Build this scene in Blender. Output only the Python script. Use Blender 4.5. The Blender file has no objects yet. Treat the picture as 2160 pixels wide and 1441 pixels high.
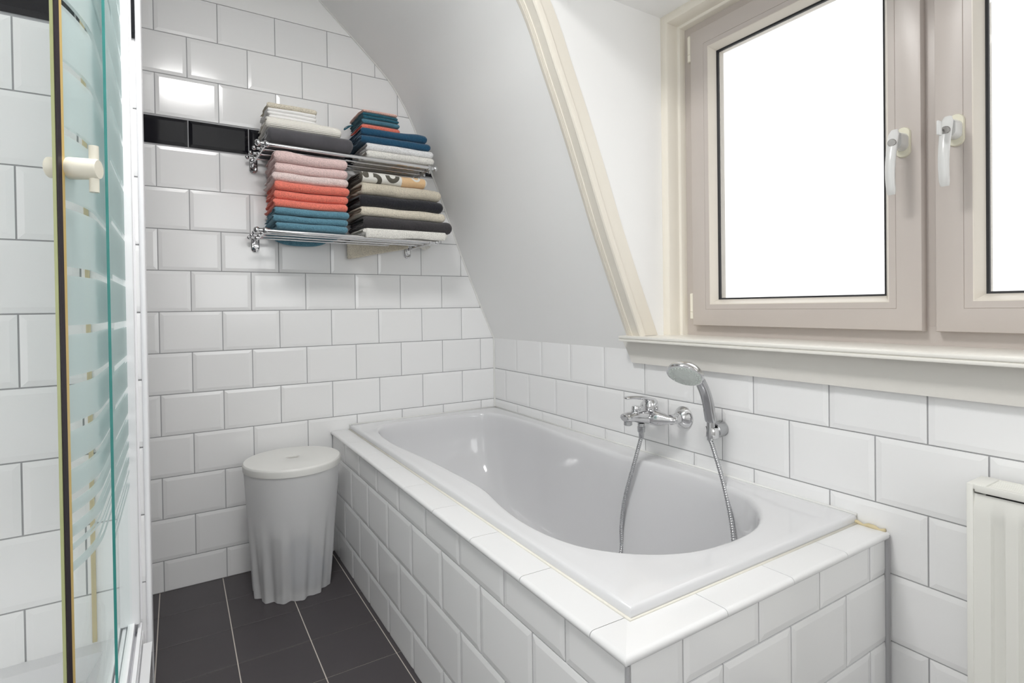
import bpy, bmesh, math, random
from mathutils import Vector, Matrix, noise
C = bpy.context.scene.collection
S = bpy.context.scene
PI = math.pi

# ------------------------------------------------------------------ camera
cam_d = bpy.data.cameras.new('camera')
cam = bpy.data.objects.new('camera', cam_d); C.objects.link(cam); S.camera = cam
rot = ((0.8498311, 0.0164552, -0.5267982), (-0.5268803, 0.0007872, -0.8499391), (-0.0135713, 0.9998643, 0.0093389))
mw = Matrix(rot).to_4x4(); mw.translation = Vector((-1.33336, -2.32267, 1.01308)); cam.matrix_world = mw
cam_d.sensor_fit = 'HORIZONTAL'; cam_d.sensor_width = 36.0; cam_d.lens = 19.0378
cam_d.shift_y = -0.028876; cam_d.clip_start = 0.02

# ------------------------------------------------------------------ world, lights, exposure
w = bpy.data.worlds.new('overcast_sky'); S.world = w; w.use_nodes = True
bg = w.node_tree.nodes['Background']; bg.inputs[0].default_value = (0.975, 0.99, 1.0, 1); bg.inputs[1].default_value = 3.6
def area_light(name, loc, rx, ry, rz, sx, sy, power, col=(1, 1, 1), portal=False):
    l = bpy.data.lights.new(name, 'AREA'); l.shape = 'RECTANGLE'; l.size = sx; l.size_y = sy; l.energy = power; l.color = col
    o = bpy.data.objects.new(name, l); C.objects.link(o); o.location = loc; o.rotation_euler = (rx, ry, rz)
    if portal: l.cycles.is_portal = True
    return o
area_light('window_portal', (0.36, -1.77, 1.42), 0, PI/2, 0, 1.1, 1.5, 1, portal=True)
area_light('rear_fill_portal', (-0.75, -3.52, 1.55), PI/2, 0, 0, 1.1, 1.4, 1, portal=True)  # sky portal for the rear window added as fill
area_light('side_fill_portal', (-2.54, -2.6, 1.2), 0, -PI/2, 0, 1.7, 1.3, 1, portal=True)  # sky portal for the left window added as fill
area_light('fill_lamp_glow', (-1.30, -1.45, 2.345), 0, 0, 0, 0.36, 0.36, 7.2, (1.0, 0.99, 0.975))  # fill light added above the frame to even out the daylight
S.view_settings.view_transform = 'Standard'; S.view_settings.look = 'None'
S.view_settings.exposure = 1.30; S.view_settings.gamma = 1.0; S.view_settings.use_curve_mapping = False
S.cycles.use_denoising = True; S.cycles.max_bounces = 24; S.cycles.diffuse_bounces = 18; S.cycles.transparent_max_bounces = 24
S.cycles.transmission_bounces = 10; S.cycles.sample_clamp_indirect = 8

# ------------------------------------------------------------------ materials
def mat(name, col, rough=0.5, metal=0.0, bump=None, var=0.0, sheen=0.0, spec=0.5, coat=0.0):
    m = bpy.data.materials.new(name); m.use_nodes = True; nt = m.node_tree; p = nt.nodes['Principled BSDF']
    p.inputs['Base Color'].default_value = (*col, 1); p.inputs['Roughness'].default_value = rough; p.inputs['Metallic'].default_value = metal
    p.inputs['Specular IOR Level'].default_value = spec
    if sheen: p.inputs['Sheen Weight'].default_value = sheen; p.inputs['Sheen Roughness'].default_value = 0.5
    if coat: p.inputs['Coat Weight'].default_value = coat; p.inputs['Coat Roughness'].default_value = 0.05
    tc = nt.nodes.new('ShaderNodeTexCoord')
    if bump:
        for i, (scale, strength, dist) in enumerate(bump):
            n = nt.nodes.new('ShaderNodeTexNoise'); n.inputs['Scale'].default_value = scale; n.inputs['Detail'].default_value = 3
            nt.links.new(tc.outputs['Object'], n.inputs['Vector'])
            b = nt.nodes.new('ShaderNodeBump'); b.inputs['Strength'].default_value = strength; b.inputs['Distance'].default_value = dist
            nt.links.new(n.outputs[0], b.inputs['Height'])
            if i: nt.links.new(prev.outputs[0], b.inputs['Normal'])
            prev = b
        nt.links.new(prev.outputs[0], p.inputs['Normal'])
    if var:
        n = nt.nodes.new('ShaderNodeTexNoise'); n.inputs['Scale'].default_value = 9; n.inputs['Detail'].default_value = 6
        nt.links.new(tc.outputs['Object'], n.inputs['Vector'])
        mx = nt.nodes.new('ShaderNodeMix'); mx.data_type = 'RGBA'
        mx.inputs[6].default_value = (*[c*(1-var) for c in col], 1); mx.inputs[7].default_value = (*[min(1, c*(1+var)) for c in col], 1)
        nt.links.new(n.outputs[0], mx.inputs[0]); nt.links.new(mx.outputs[2], p.inputs['Base Color'])
    return m

def tile_mat(name, col, rough, var=0.02, wob=0.12):
    m = mat(name, col, rough, bump=[(5.0, wob, 0.004), (26.0, wob*0.5, 0.001)])
    nt = m.node_tree; p = nt.nodes['Principled BSDF']
    g = nt.nodes.new('ShaderNodeNewGeometry'); mx = nt.nodes.new('ShaderNodeMix'); mx.data_type = 'RGBA'
    mx.inputs[6].default_value = (*[c*(1-var) for c in col], 1); mx.inputs[7].default_value = (*[min(1, c*(1+var)) for c in col], 1)
    nt.links.new(g.outputs['Random Per Island'], mx.inputs[0]); nt.links.new(mx.outputs[2], p.inputs['Base Color'])
    return m
def terry(name, col, var=0.12):
    m = mat(name, col, 0.95, bump=[(420, 0.9, 0.003), (120, 0.6, 0.003)], var=var, sheen=0.25, spec=0.15)
    nt = m.node_tree; N, L = nt.nodes.new, nt.links.new; p = nt.nodes['Principled BSDF']; src = p.inputs['Base Color'].links[0].from_socket
    tc = N('ShaderNodeTexCoord'); n = N('ShaderNodeTexNoise'); n.inputs['Scale'].default_value = 330; n.inputs['Detail'].default_value = 3; L(tc.outputs['Object'], n.inputs['Vector'])
    mr = N('ShaderNodeMapRange'); mr.inputs['From Min'].default_value = 0.3; mr.inputs['From Max'].default_value = 0.7; mr.inputs['To Min'].default_value = 0.72; mr.inputs['To Max'].default_value = 1.18
    L(n.outputs[0], mr.inputs['Value']); hs_ = N('ShaderNodeHueSaturation'); L(mr.outputs[0], hs_.inputs['Value']); L(src, hs_.inputs['Color']); L(hs_.outputs[0], p.inputs['Base Color'])
    return m
def pane_mat(name, tint, rough=0.0):
    m = bpy.data.materials.new(name); m.use_nodes = True; nt = m.node_tree; nt.nodes.clear()
    out = nt.nodes.new('ShaderNodeOutputMaterial'); t = nt.nodes.new('ShaderNodeBsdfTransparent'); t.inputs[0].default_value = (*tint, 1)
    g = nt.nodes.new('ShaderNodeBsdfGlossy'); g.inputs['Roughness'].default_value = 0.02
    lw = nt.nodes.new('ShaderNodeLayerWeight'); lw.inputs[0].default_value = 0.5; pw = nt.nodes.new('ShaderNodeMath'); pw.operation = 'POWER'; pw.inputs[1].default_value = 4.0; nt.links.new(lw.outputs['Facing'], pw.inputs[0]); f = nt.nodes.new('ShaderNodeMath'); f.operation = 'MULTIPLY_ADD'; f.inputs[1].default_value = 0.6; f.inputs[2].default_value = 0.03; nt.links.new(pw.outputs[0], f.inputs[0])
    mx = nt.nodes.new('ShaderNodeMixShader'); nt.links.new(f.outputs[0], mx.inputs[0]); nt.links.new(t.outputs[0], mx.inputs[1]); nt.links.new(g.outputs[0], mx.inputs[2])
    nt.links.new(mx.outputs[0], out.inputs[0]); return m
M = {}
M['tile'] = tile_mat('white_glazed_tile', (0.86, 0.86, 0.862), 0.14)
M['cap'] = tile_mat('white_glazed_cap_tile', (0.77, 0.77, 0.775), 0.14)
M['tile_black'] = tile_mat('black_glazed_tile', (0.006, 0.006, 0.009), 0.08)
M['grout'] = mat('grey_grout', (0.42, 0.42, 0.43), 0.9)
M['floor_tile'] = mat('charcoal_floor_tile', (0.060, 0.053, 0.057), 0.42, bump=[(300, 0.15, 0.0006)], var=0.12)
M['floor_grout'] = mat('cream_floor_grout', (0.62, 0.57, 0.52), 0.9)
M['plaster'] = mat('white_plaster', (0.89, 0.888, 0.882), 0.75, bump=[(14, 0.12, 0.003), (90, 0.06, 0.001)])
M['paint_cream'] = mat('cream_gloss_paint', (0.80, 0.755, 0.67), 0.38, bump=[(20, 0.08, 0.002)])
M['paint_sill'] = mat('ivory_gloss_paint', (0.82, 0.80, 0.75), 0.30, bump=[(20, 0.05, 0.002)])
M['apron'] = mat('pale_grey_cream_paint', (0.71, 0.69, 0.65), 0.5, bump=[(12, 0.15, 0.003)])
M['upvc'] = mat('cream_window_plastic', (0.53, 0.478, 0.445), 0.33)
M['upvc_bead'] = mat('pale_window_plastic', (0.72, 0.67, 0.60), 0.3)
M['gasket'] = mat('black_rubber', (0.01, 0.01, 0.012), 0.6)
M['hinge'] = mat('ivory_hinge_plastic', (0.80, 0.76, 0.66), 0.4)
M['handle'] = mat('white_handle_lacquer', (0.66, 0.66, 0.65), 0.22)
M['rose'] = mat('yellowed_plastic', (0.74, 0.71, 0.58), 0.35)
M['steel'] = mat('lock_steel', (0.35, 0.34, 0.33), 0.25, 1.0)
M['acrylic'] = mat('white_acrylic', (0.70, 0.70, 0.715), 0.10, coat=0.3)
M['chrome'] = mat('polished_chrome', (0.72, 0.72, 0.73), 0.07, 1.0)
M['chrome_soft'] = mat('soft_chrome', (0.52, 0.525, 0.535), 0.2, 1.0)
M['spray'] = mat('grey_spray_plate', (0.62, 0.66, 0.63), 0.45, bump=[(160, 0.6, 0.002)])
M['radiator'] = mat('cream_white_radiator_enamel', (0.78, 0.775, 0.73), 0.35)
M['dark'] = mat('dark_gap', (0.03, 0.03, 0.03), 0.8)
M['profile'] = mat('white_lacquered_aluminium', (0.86, 0.86, 0.88), 0.28)
M['knob'] = mat('ivory_plastic', (0.80, 0.77, 0.66), 0.35)
M['brass'] = mat('brass_yellow_seal', (0.62, 0.45, 0.16), 0.35)
M['seal_dark'] = mat('dark_magnet_strip', (0.018, 0.010, 0.016), 0.5)
M['fringe_green'] = mat('yellow_green_fringe', (0.42, 0.45, 0.22), 0.3)  # colour of the lens fringe beside the door edge
M['glass_edge'] = mat('teal_glass_edge', (0.05, 0.26, 0.24), 0.15)
M['silicone'] = mat('yellowed_silicone', (0.76, 0.735, 0.66), 0.5, var=0.12)
M['silicone_white'] = mat('white_silicone', (0.78, 0.78, 0.76), 0.45, var=0.05)
M['ochre'] = mat('ochre_strip', (0.62, 0.53, 0.33), 0.5, var=0.15)
M['pane'] = pane_mat('opal_window_glass', (0.42, 0.42, 0.417))
M['pane_rear_fill'] = pane_mat('rear_fill_glass', (0.68, 0.68, 0.675))  # tint sets how much fill the added rear window gives
M['pane_side_fill'] = pane_mat('side_fill_glass', (0.50, 0.50, 0.497))  # tint sets how much fill the added left window gives

def frosted():
    m = bpy.data.materials.new('frosted_striped_glass'); m.use_nodes = True; nt = m.node_tree; nt.nodes.clear()
    N, L = nt.nodes.new, nt.links.new
    out = N('ShaderNodeOutputMaterial')
    # etched bands: object z between listed heights is frosted, the stripes between are clear
    clear = [(1.367, 1.379), (1.271, 1.283), (1.165, 1.177), (1.068, 1.080), (0.982, 0.994), (0.908, 0.920), (0.840, 0.852),
             (0.784, 0.796), (0.737, 0.749), (0.703, 0.721), (0.675, 0.687), (0.648, 0.668), (0.000, 0.637),
             (1.457, 1.469), (1.547, 1.559), (1.63, 1.642), (1.71, 1.722)]
    tc = N('ShaderNodeTexCoord'); sp = N('ShaderNodeSeparateXYZ'); L(tc.outputs['Object'], sp.inputs[0])
    acc = None
    for a, b in clear:
        c = N('ShaderNodeMath'); c.operation = 'COMPARE'; c.inputs[1].default_value = (a+b)/2; c.inputs[2].default_value = (b-a)/2+0.0008
        L(sp.outputs['Z'], c.inputs[0])
        if acc is None: acc = c
        else:
            s = N('ShaderNodeMath'); s.operation = 'MAXIMUM'; L(acc.outputs[0], s.inputs[0]); L(c.outputs[0], s.inputs[1]); acc = s
    tr = N('ShaderNodeBsdfTransparent'); tr.inputs[0].default_value = (0.975, 0.99, 0.985, 1)
    gl = N('ShaderNodeBsdfGlossy'); gl.inputs['Roughness'].default_value = 0.03; gl.inputs[0].default_value = (0.9, 1, 0.98, 1)
    lw = N('ShaderNodeLayerWeight'); lw.inputs[0].default_value = 0.5; pw = N('ShaderNodeMath'); pw.operation = 'POWER'; pw.inputs[1].default_value = 5.0; L(lw.outputs['Facing'], pw.inputs[0]); fr = N('ShaderNodeMath'); fr.operation = 'MULTIPLY_ADD'; fr.inputs[1].default_value = 0.14; fr.inputs[2].default_value = 0.02; L(pw.outputs[0], fr.inputs[0])
    cl = N('ShaderNodeMixShader'); L(fr.outputs[0], cl.inputs[0]); L(tr.outputs[0], cl.inputs[1]); L(gl.outputs[0], cl.inputs[2])
    tl = N('ShaderNodeBsdfTranslucent'); tl.inputs[0].default_value = (0.74, 0.82, 0.82, 1)
    df = N('ShaderNodeBsdfDiffuse'); df.inputs[0].default_value = (0.66, 0.74, 0.74, 1)
    m1 = N('ShaderNodeMixShader'); m1.inputs[0].default_value = 0.55; L(tl.outputs[0], m1.inputs[1]); L(df.outputs[0], m1.inputs[2])
    t2 = N('ShaderNodeBsdfTransparent'); t2.inputs[0].default_value = (0.86, 0.94, 0.93, 1)
    m2 = N('ShaderNodeMixShader'); m2.inputs[0].default_value = 0.22; L(m1.outputs[0], m2.inputs[1]); L(t2.outputs[0], m2.inputs[2])
    fin = N('ShaderNodeMixShader'); L(acc.outputs[0], fin.inputs[0]); L(m2.outputs[0], fin.inputs[1]); L(cl.outputs[0], fin.inputs[2])
    L(fin.outputs[0], out.inputs[0]); return m
M['frosted'] = frosted()
def bin_plastic():
    m = bpy.data.materials.new('translucent_white_plastic'); m.use_nodes = True; nt = m.node_tree; nt.nodes.clear()
    N, L = nt.nodes.new, nt.links.new
    out = N('ShaderNodeOutputMaterial')
    rf = N('ShaderNodeBsdfTransparent'); rf.inputs[0].default_value = (1, 1, 1, 1)
    tl = N('ShaderNodeBsdfTranslucent'); tl.inputs[0].default_value = (0.98, 0.98, 0.98, 1)
    df = N('ShaderNodeBsdfDiffuse'); df.inputs[0].default_value = (0.97, 0.97, 0.98, 1)
    gl = N('ShaderNodeBsdfGlossy'); gl.inputs['Roughness'].default_value = 0.3; gl.inputs[0].default_value = (1, 1, 1, 1)
    a = N('ShaderNodeMixShader'); a.inputs[0].default_value = 0.82; L(tl.outputs[0], a.inputs[1]); L(df.outputs[0], a.inputs[2])
    b = N('ShaderNodeMixShader'); b.inputs[0].default_value = 0.36; L(a.outputs[0], b.inputs[1]); L(rf.outputs[0], b.inputs[2])
    f = N('ShaderNodeMixShader'); f.inputs[0].default_value = 0.04; L(b.outputs[0], f.inputs[1]); L(gl.outputs[0], f.inputs[2])
    L(f.outputs[0], out.inputs[0]); return m
M['bin'] = bin_plastic()
M['bin_lid'] = mat('milky_plastic_lid', (0.86, 0.855, 0.83), 0.4)
_nt = M['bin_lid'].node_tree; _t = _nt.nodes.new('ShaderNodeBsdfTranslucent'); _t.inputs[0].default_value = (0.9, 0.9, 0.88, 1); _m = _nt.nodes.new('ShaderNodeMixShader'); _m.inputs[0].default_value = 0.15
_nt.links.new(_nt.nodes['Principled BSDF'].outputs[0], _m.inputs[1]); _nt.links.new(_t.outputs[0], _m.inputs[2]); _nt.links.new(_m.outputs[0], _nt.nodes['Material Output'].inputs[0])
M['bin_recess'] = mat('grey_recess', (0.50, 0.49, 0.46), 0.5)
M['laundry'] = mat('dark_blue_cotton', (0.020, 0.050, 0.11), 0.9, var=0.5)
M['laundry2'] = mat('black_cotton', (0.025, 0.025, 0.035), 0.9, var=0.3)

# ------------------------------------------------------------------ helpers
def link_mesh(name, verts, faces, m, parent=None, smooth=False, mats=None, midx=None, angle=None, recalc=True):
    me = bpy.data.meshes.new(name); me.from_pydata([tuple(v) for v in verts], [], faces)
    if recalc:
        b = bmesh.new(); b.from_mesh(me); bmesh.ops.recalc_face_normals(b, faces=b.faces); b.to_mesh(me); b.free()
    for k in (mats or [m]): me.materials.append(k)
    if midx:
        for p, i in zip(me.polygons, midx): p.material_index = i
    if smooth or angle:
        me.polygons.foreach_set('use_smooth', [True]*len(me.polygons))
        if angle: me.set_sharp_from_angle(angle=math.radians(angle))
    o = bpy.data.objects.new(name, me); C.objects.link(o)
    if parent: o.parent = parent; o.matrix_parent_inverse = Matrix.Translation(parent.location).inverted()
    return o
def tag(o, label=None, cat=None, group=None, kind=None):
    if label: o['label'] = label
    if cat: o['category'] = cat
    if group: o['group'] = group
    if kind: o['kind'] = kind
    return o
def empty(name, loc, label, cat, group=None, kind=None):
    o = bpy.data.objects.new(name, None); C.objects.link(o); o.location = loc; o.empty_display_size = 0.05
    return tag(o, label, cat, group, kind)
class MB:
    def __init__(s): s.v = []; s.f = []; s.m = []
    def add(s, v, f, mi=0):
        n = len(s.v); s.v += [Vector(p) for p in v]; s.f += [tuple(i+n for i in q) for q in f]; s.m += [mi]*len(f)
    def box(s, x0, x1, y0, y1, z0, z1, mi=0):
        v = [(x, y, z) for x in (x0, x1) for y in (y0, y1) for z in (z0, z1)]
        s.add(v, [(0,1,3,2), (4,6,7,5), (0,4,5,1), (2,3,7,6), (0,2,6,4), (1,5,7,3)], mi)
    def rbox(s, x0, x1, y0, y1, z0, z1, r=0.003, seg=2, mi=0):
        b = bmesh.new(); bmesh.ops.create_cube(b, size=1)
        for q in b.verts: q.co = Vector(((x0+x1)/2+q.co.x*(x1-x0), (y0+y1)/2+q.co.y*(y1-y0), (z0+z1)/2+q.co.z*(z1-z0)))
        bmesh.ops.bevel(b, geom=b.edges[:], offset=r, segments=seg, affect='EDGES', profile=0.5)
        b.verts.index_update(); s.add([q.co.copy() for q in b.verts], [tuple(x.index for x in f.verts) for f in b.faces], mi); b.free()
    def tube(s, pts, rad, n=12, cap=True, mi=0, up=(0, 0, 1), sy=1.0):
        pts = [Vector(p) for p in pts]; rad = rad if isinstance(rad, (list, tuple)) else [rad]*len(pts)
        t0 = (pts[1]-pts[0]).normalized(); u = Vector(up)
        if abs(t0.dot(u)) > 0.95: u = Vector((1, 0, 0))
        u = (u - t0*u.dot(t0)).normalized(); V = []; F = []
        for i, p in enumerate(pts):
            t = (pts[min(i+1, len(pts)-1)]-pts[max(i-1, 0)]).normalized()
            u = (u - t*u.dot(t)).normalized(); b = t.cross(u)
            r = rad[i]; ru, rb = (r if isinstance(r, tuple) else (r, r*sy))
            for k in range(n):
                a = 2*PI*k/n; V.append(p + u*math.cos(a)*ru + b*math.sin(a)*rb)
        for i in range(len(pts)-1):
            for k in range(n):
                F.append((i*n+k, i*n+(k+1) % n, (i+1)*n+(k+1) % n, (i+1)*n+k))
        if cap: F.append(tuple(range(n-1, -1, -1))); F.append(tuple((len(pts)-1)*n+k for k in range(n)))
        s.add(V, F, mi)
    def lathe(s, origin, axis, prof, n=32, mi=0):   # prof: (distance along axis, radius)
        ax = Vector(axis).normalized(); u = ax.orthogonal().normalized(); b = ax.cross(u); o = Vector(origin); V = []; F = []
        for h, r in prof:
            for k in range(n):
                a = 2*PI*k/n; V.append(o + ax*h + (u*math.cos(a)+b*math.sin(a))*max(r, 1e-5))
        for i in range(len(prof)-1):
            for k in range(n): F.append((i*n+k, i*n+(k+1) % n, (i+1)*n+(k+1) % n, (i+1)*n+k))
        F.append(tuple(range(n-1, -1, -1))); F.append(tuple((len(prof)-1)*n+k for k in range(n)))
        s.add(V, F, mi)
    def sphere(s, c, r, n=14, sc=(1, 1, 1), mi=0):
        V = []; F = []; m = n//2
        for i in range(m+1):
            ph = PI*i/m
            for k in range(n):
                a = 2*PI*k/n; V.append(Vector(c)+Vector((math.sin(ph)*math.cos(a)*sc[0], math.sin(ph)*math.sin(a)*sc[1], math.cos(ph)*sc[2]))*r)
        for i in range(m):
            for k in range(n): F.append((i*n+k, i*n+(k+1) % n, (i+1)*n+(k+1) % n, (i+1)*n+k))
        s.add(V, F, mi)
    def build(s, name, m, parent=None, smooth=False, angle=None, mats=None):
        return link_mesh(name, s.v, s.f, m, parent, smooth, mats, s.m if mats else None, angle)

def tile_field(mb, P, U, V, N, u0, u1, rows, pitch, off, thick=0.0017, bevel=0.012, gap=0.0016, mi=0):
    """rows: (v0, v1, phase, material index); joints at off + (i + phase) * pitch"""
    P, U, V, N = map(Vector, (P, U, V, N))
    for v0, v1, ph, m_i, fullh in rows:
        i0 = math.floor((u0-off)/pitch-ph)-1
        i = i0
        while True:
            a = off+(i+ph)*pitch; b = a+pitch; i += 1
            if a >= u1: break
            if b <= u0: continue
            if 0 < u1-b < 0.012: b = u1; i += 1
            cl, cr = a < u0-1e-6, b > u1+1e-6
            a2, b2 = max(a, u0), min(b, u1)
            if b2-a2 < 0.006: continue
            cb, ct = fullh[0], fullh[1]      # bottom cut / top cut
            oa, ob, oc, od = a2+gap, b2-gap, v0+gap, v1-gap
            th_ = thick*2.0 if m_i == 2 else thick
            ia, ib = oa+(0.0006 if cl else min(bevel, (ob-oa)*0.3)), ob-(0.0006 if cr else min(bevel, (ob-oa)*0.3))
            ic, id_ = oc+(0.0006 if cb else bevel), od-(0.0006 if ct else bevel)
            pt = lambda u, v, h: P+U*u+V*v+N*h
            vs = [pt(oa, oc, -0.004), pt(ob, oc, -0.004), pt(ob, od, -0.004), pt(oa, od, -0.004),
                  pt(oa, oc, 0), pt(ob, oc, 0), pt(ob, od, 0), pt(oa, od, 0),
                  pt(ia, ic, th_), pt(ib, ic, th_), pt(ib, id_, th_), pt(ia, id_, th_)]
            fs = [(0,1,5,4), (1,2,6,5), (2,3,7,6), (3,0,4,7), (4,5,9,8), (5,6,10,9), (6,7,11,10), (7,4,8,11), (8,9,10,11)]
            mb.add(vs, fs, m_i)
ZK = 1.012            # height of the grout line at eye level
def zrow(k): return ZK+k*0.15
PX = -1.3864; TP = 0.2014

# ------------------------------------------------------------------ room shell
XL, YR, ZC = -2.45, -3.45, 2.46
def struct(o, label, cat='wall'): return tag(o, label, cat, kind='structure')
fl = MB(); fl.box(XL, 0.002, YR, 0.002, -0.10, -0.0015, 1)
rows = []
y = 0.0
for i in range(18):                        # 20 x 20 cm charcoal tiles
    a, b = (-0.19, 0.0) if i == 0 else (-0.19-0.2*i, -0.19-0.2*(i-1))
    rows.append((a, b, 0, 0, (True, True)))
tile_field(fl, (0, 0, 0), (1, 0, 0), (0, 1, 0), (0, 0, 1), XL, 0.0, rows, 0.2003, -1.4, thick=0.0006, bevel=0.0012, gap=0.0016)
struct(fl.build('floor', None, mats=[M['floor_tile'], M['floor_grout']]), 'charcoal square floor tiles with pale grout lines', 'floor')

wb = MB(); wb.box(XL, 0.12, -0.0015+0.0015, 0.12, -0.08, 2.1705, 1); wb.v = [Vector((v.x, v.y+0.0022, v.z)) if v.y < 0.05 else v for v in wb.v]
rows = [(0.0, zrow(-6), 0.5 if False else 0.0, 0, (True, False))]
for k in range(-5, 5):                     # row whose top is line k (band starts at k=4)
    if k == 5: break
    ph = 0.5 if (k % 2) else 0.0
    rows.append((zrow(k-1), zrow(k), ph, 0, (False, False)))
rows = [r for r in rows if r[1] <= zrow(4)+1e-6]
# bottom row (cut): top is line -6
rows[0] = (0.0, zrow(-6), 0.0, 0, (True, False))
ZB = 1.717
rows.append((zrow(4)+0.004, ZB, 0.5, 2, (False, False)))
rows.append((ZB+0.004, 1.871, 0.0, 0, (False, False)))
rows.append((1.871, 2.021, 0.5, 0, (False, False)))
rows.append((2.021, 2.171, 0.0, 0, (False, False)))
tile_field(wb, (0, 0, 0), (1, 0, 0), (0, 0, 1), (0, -1, 0), XL, 0.0, rows, TP, PX)
struct(wb.build('wall_back', None, mats=[M['tile'], M['grout'], M['tile_black']]), 'white bevelled tile wall with a black tile band, behind the bath')
p = MB(); p.box(XL, 0.12, -0.0022, 0.12, 2.171, ZC)
struct(p.build('wall_back_upper', M['plaster']), 'white plaster above the tiled back wall')

# window wall below the slope
wr = MB(); wr.box(0.0022, 0.13, YR, 0.0, -0.08, 0.862, 1)
rows = [(0.0, zrow(-6), 0.0, 0, (True, False))]
for k in range(-5, 0): rows.append((zrow(k-1), zrow(k), 0.5 if (k % 2) else 0.0, 0, (False, k == -1)))
tile_field(wr, (0, 0, 0), (0, 1, 0), (0, 0, 1), (-1, 0, 0), YR, 0.0, rows, TP, -0.1056)
struct(wr.build('wall_right', None, mats=[M['tile'], M['grout']]), 'white tiled knee wall beside the bath, under the window')
corner = MB(); corner.tube([(-0.003, -0.003, 0.50), (-0.003, -0.003, 0.862)], 0.005, 8)
struct(corner.build('trim_1', M['silicone_white']), 'white silicone bead in the tiled corner above the bath', 'sealant')

# curved mansard slope
prof0 = [(-0.001, 0.860), (-0.068, 1.009), (-0.131, 1.158), (-0.186, 1.290), (-0.257, 1.480), (-0.322, 1.640), (-0.366, 1.740), (-0.396, 1.815),
         (-0.431, 1.890), (-0.463, 1.943), (-0.482, 1.973), (-0.510, 2.012), (-0.550, 2.054), (-0.600, 2.101), (-0.68, 2.174), (-0.812, 2.292), (-0.98, 2.444), (-1.0, 2.462)]
def catmull(pts, sub=5):
    out = []
    for i in range(len(pts)-1):
        p0, p1, p2, p3 = pts[max(i-1, 0)], pts[i], pts[i+1], pts[min(i+2, len(pts)-1)]
        for s in range(sub):
            t = s/sub
            out.append(tuple(0.5*((2*b)+(-a+c)*t+(2*a-5*b+4*c-d)*t*t+(-a+3*b-3*c+d)*t**3) for a, b, c, d in zip(p0, p1, p2, p3)))
    out.append(pts[-1]); return out
def smooth_list(pl, it=3):
    for _ in range(it):
        pl = [pl[0]]+[tuple((a[j]+2*b[j]+c[j])/4 for j in range(2)) for a, b, c in zip(pl[:-2], pl[1:-1], pl[2:])]+[pl[-1]]
    return pl
prof = smooth_list(catmull(prof0), 6)
def slope_x(z):
    for (x0, z0), (x1, z1) in zip(prof[:-1], prof[1:]):
        if z0 <= z <= z1: return x0+(x1-x0)*(z-z0)/(z1-z0)
    return prof[-1][0]
def slope_n(i):
    a, b = prof[max(i-1, 0)], prof[min(i+1, len(prof)-1)]
    t = Vector((b[0]-a[0], 0, b[1]-a[1])).normalized(); return Vector((-t.z, 0, t.x))*1.0   # points into the room (-x, -z side)
def slope_patch(mb, y0, y1, zmin, zmax, t=0.08):
    idx = [i for i, q in enumerate(prof) if zmin-1e-6 <= q[1] <= zmax+1e-6]
    pl = [(prof[i][0], prof[i][1]) for i in idx]
    if zmin > prof[0][1]: pl = [(slope_x(zmin), zmin)]+[q for q in pl if q[1] > zmin+0.002]
    n = len(pl); V = []
    for (x, z) in pl: V += [(x, y0, z), (x, y1, z), (x+t, y0, z+t*0.5), (x+t, y1, z+t*0.5)]
    F = []
    for i in range(n-1):
        a, b = 4*i, 4*(i+1); F += [(a, a+1, b+1, b), (a+2, b+2, b+3, a+3), (a, b, b+2, a+2), (a+1, a+3, b+3, b+1)]
    F += [(0, 2, 3, 1), (4*(n-1), 4*(n-1)+1, 4*(n-1)+3, 4*(n-1)+2)]
    mb.add(V, F)
YC, YD, ZD = -1.03, -2.53, 1.981
sl = MB(); slope_patch(sl, YC, 0.0, 0.86, 2.47); slope_patch(sl, YR, YD, 0.86, 2.47); slope_patch(sl, YD, YC, ZD, 2.47)
struct(sl.build('wall_slope', M['plaster'], angle=25), 'white plastered sloping wall curving up beside the window')
arc = MB(); arc.tube([(q[0]-0.003, -0.003, q[1]) for q in prof[::2]], 0.0035, 6)
struct(arc.build('trim_2', M['silicone_white']), 'thin white bead where the sloping wall meets the tiled back wall', 'sealant')

# dormer cheeks and ceiling
def cheek(ya, yb, name, label):
    pl = [(slope_x(0.90), 0.90)]+[q for q in prof if 0.902 < q[1] < ZD]+[(slope_x(ZD), ZD)]
    pl = pl+[(0.30, ZD), (0.30, 0.90)]; n = len(pl)
    V = [(x, ya, z) for x, z in pl]+[(x, yb, z) for x, z in pl]
    F = [tuple(range(n)), tuple(range(2*n-1, n-1, -1))]+[(i, (i+1) % n, n+(i+1) % n, n+i) for i in range(n)]
    return struct(link_mesh(name, V, F, M['plaster']), label)
cheek(YC-0.001, YC+0.06, 'wall_dormer', 'white plastered dormer cheek left of the window')
cheek(YD-0.06, YD+0.001, 'wall_dormer_far', 'white plastered dormer cheek outside the frame right of the window')
dc = MB(); dc.box(slope_x(ZD)-0.0, 0.30, YD-0.06, YC+0.06, ZD, ZD+0.06)
struct(dc.build('ceiling_dormer', M['plaster']), 'white plaster ceiling of the window dormer', 'ceiling')
# cream lining strip on the cheek
st = MB(); pl = [(slope_x(0.912), 0.912)]+[q for q in prof if 0.915 < q[1] < ZD]+[(slope_x(ZD), ZD)]
V = []
for i, (x, z) in enumerate(pl):
    wd = 0.066-0.012*((z-0.9)/1.08)
    V += [(x-0.004, YC-0.0045, z), (x+wd, YC-0.0035, z), (x-0.004, YC+0.004, z), (x+wd, YC+0.001, z)]
F = []
for i in range(len(pl)-1):
    a, b = 4*i, 4*i+4; F += [(a, a+1, b+1, b), (a+1, a+3, b+3, b+1), (a, b, b+2, a+2)]
st.add(V, F); struct(st.build('trim_3', M['paint_cream'], angle=30), 'cream lining strip along the edge of the dormer cheek', 'trim')
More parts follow.
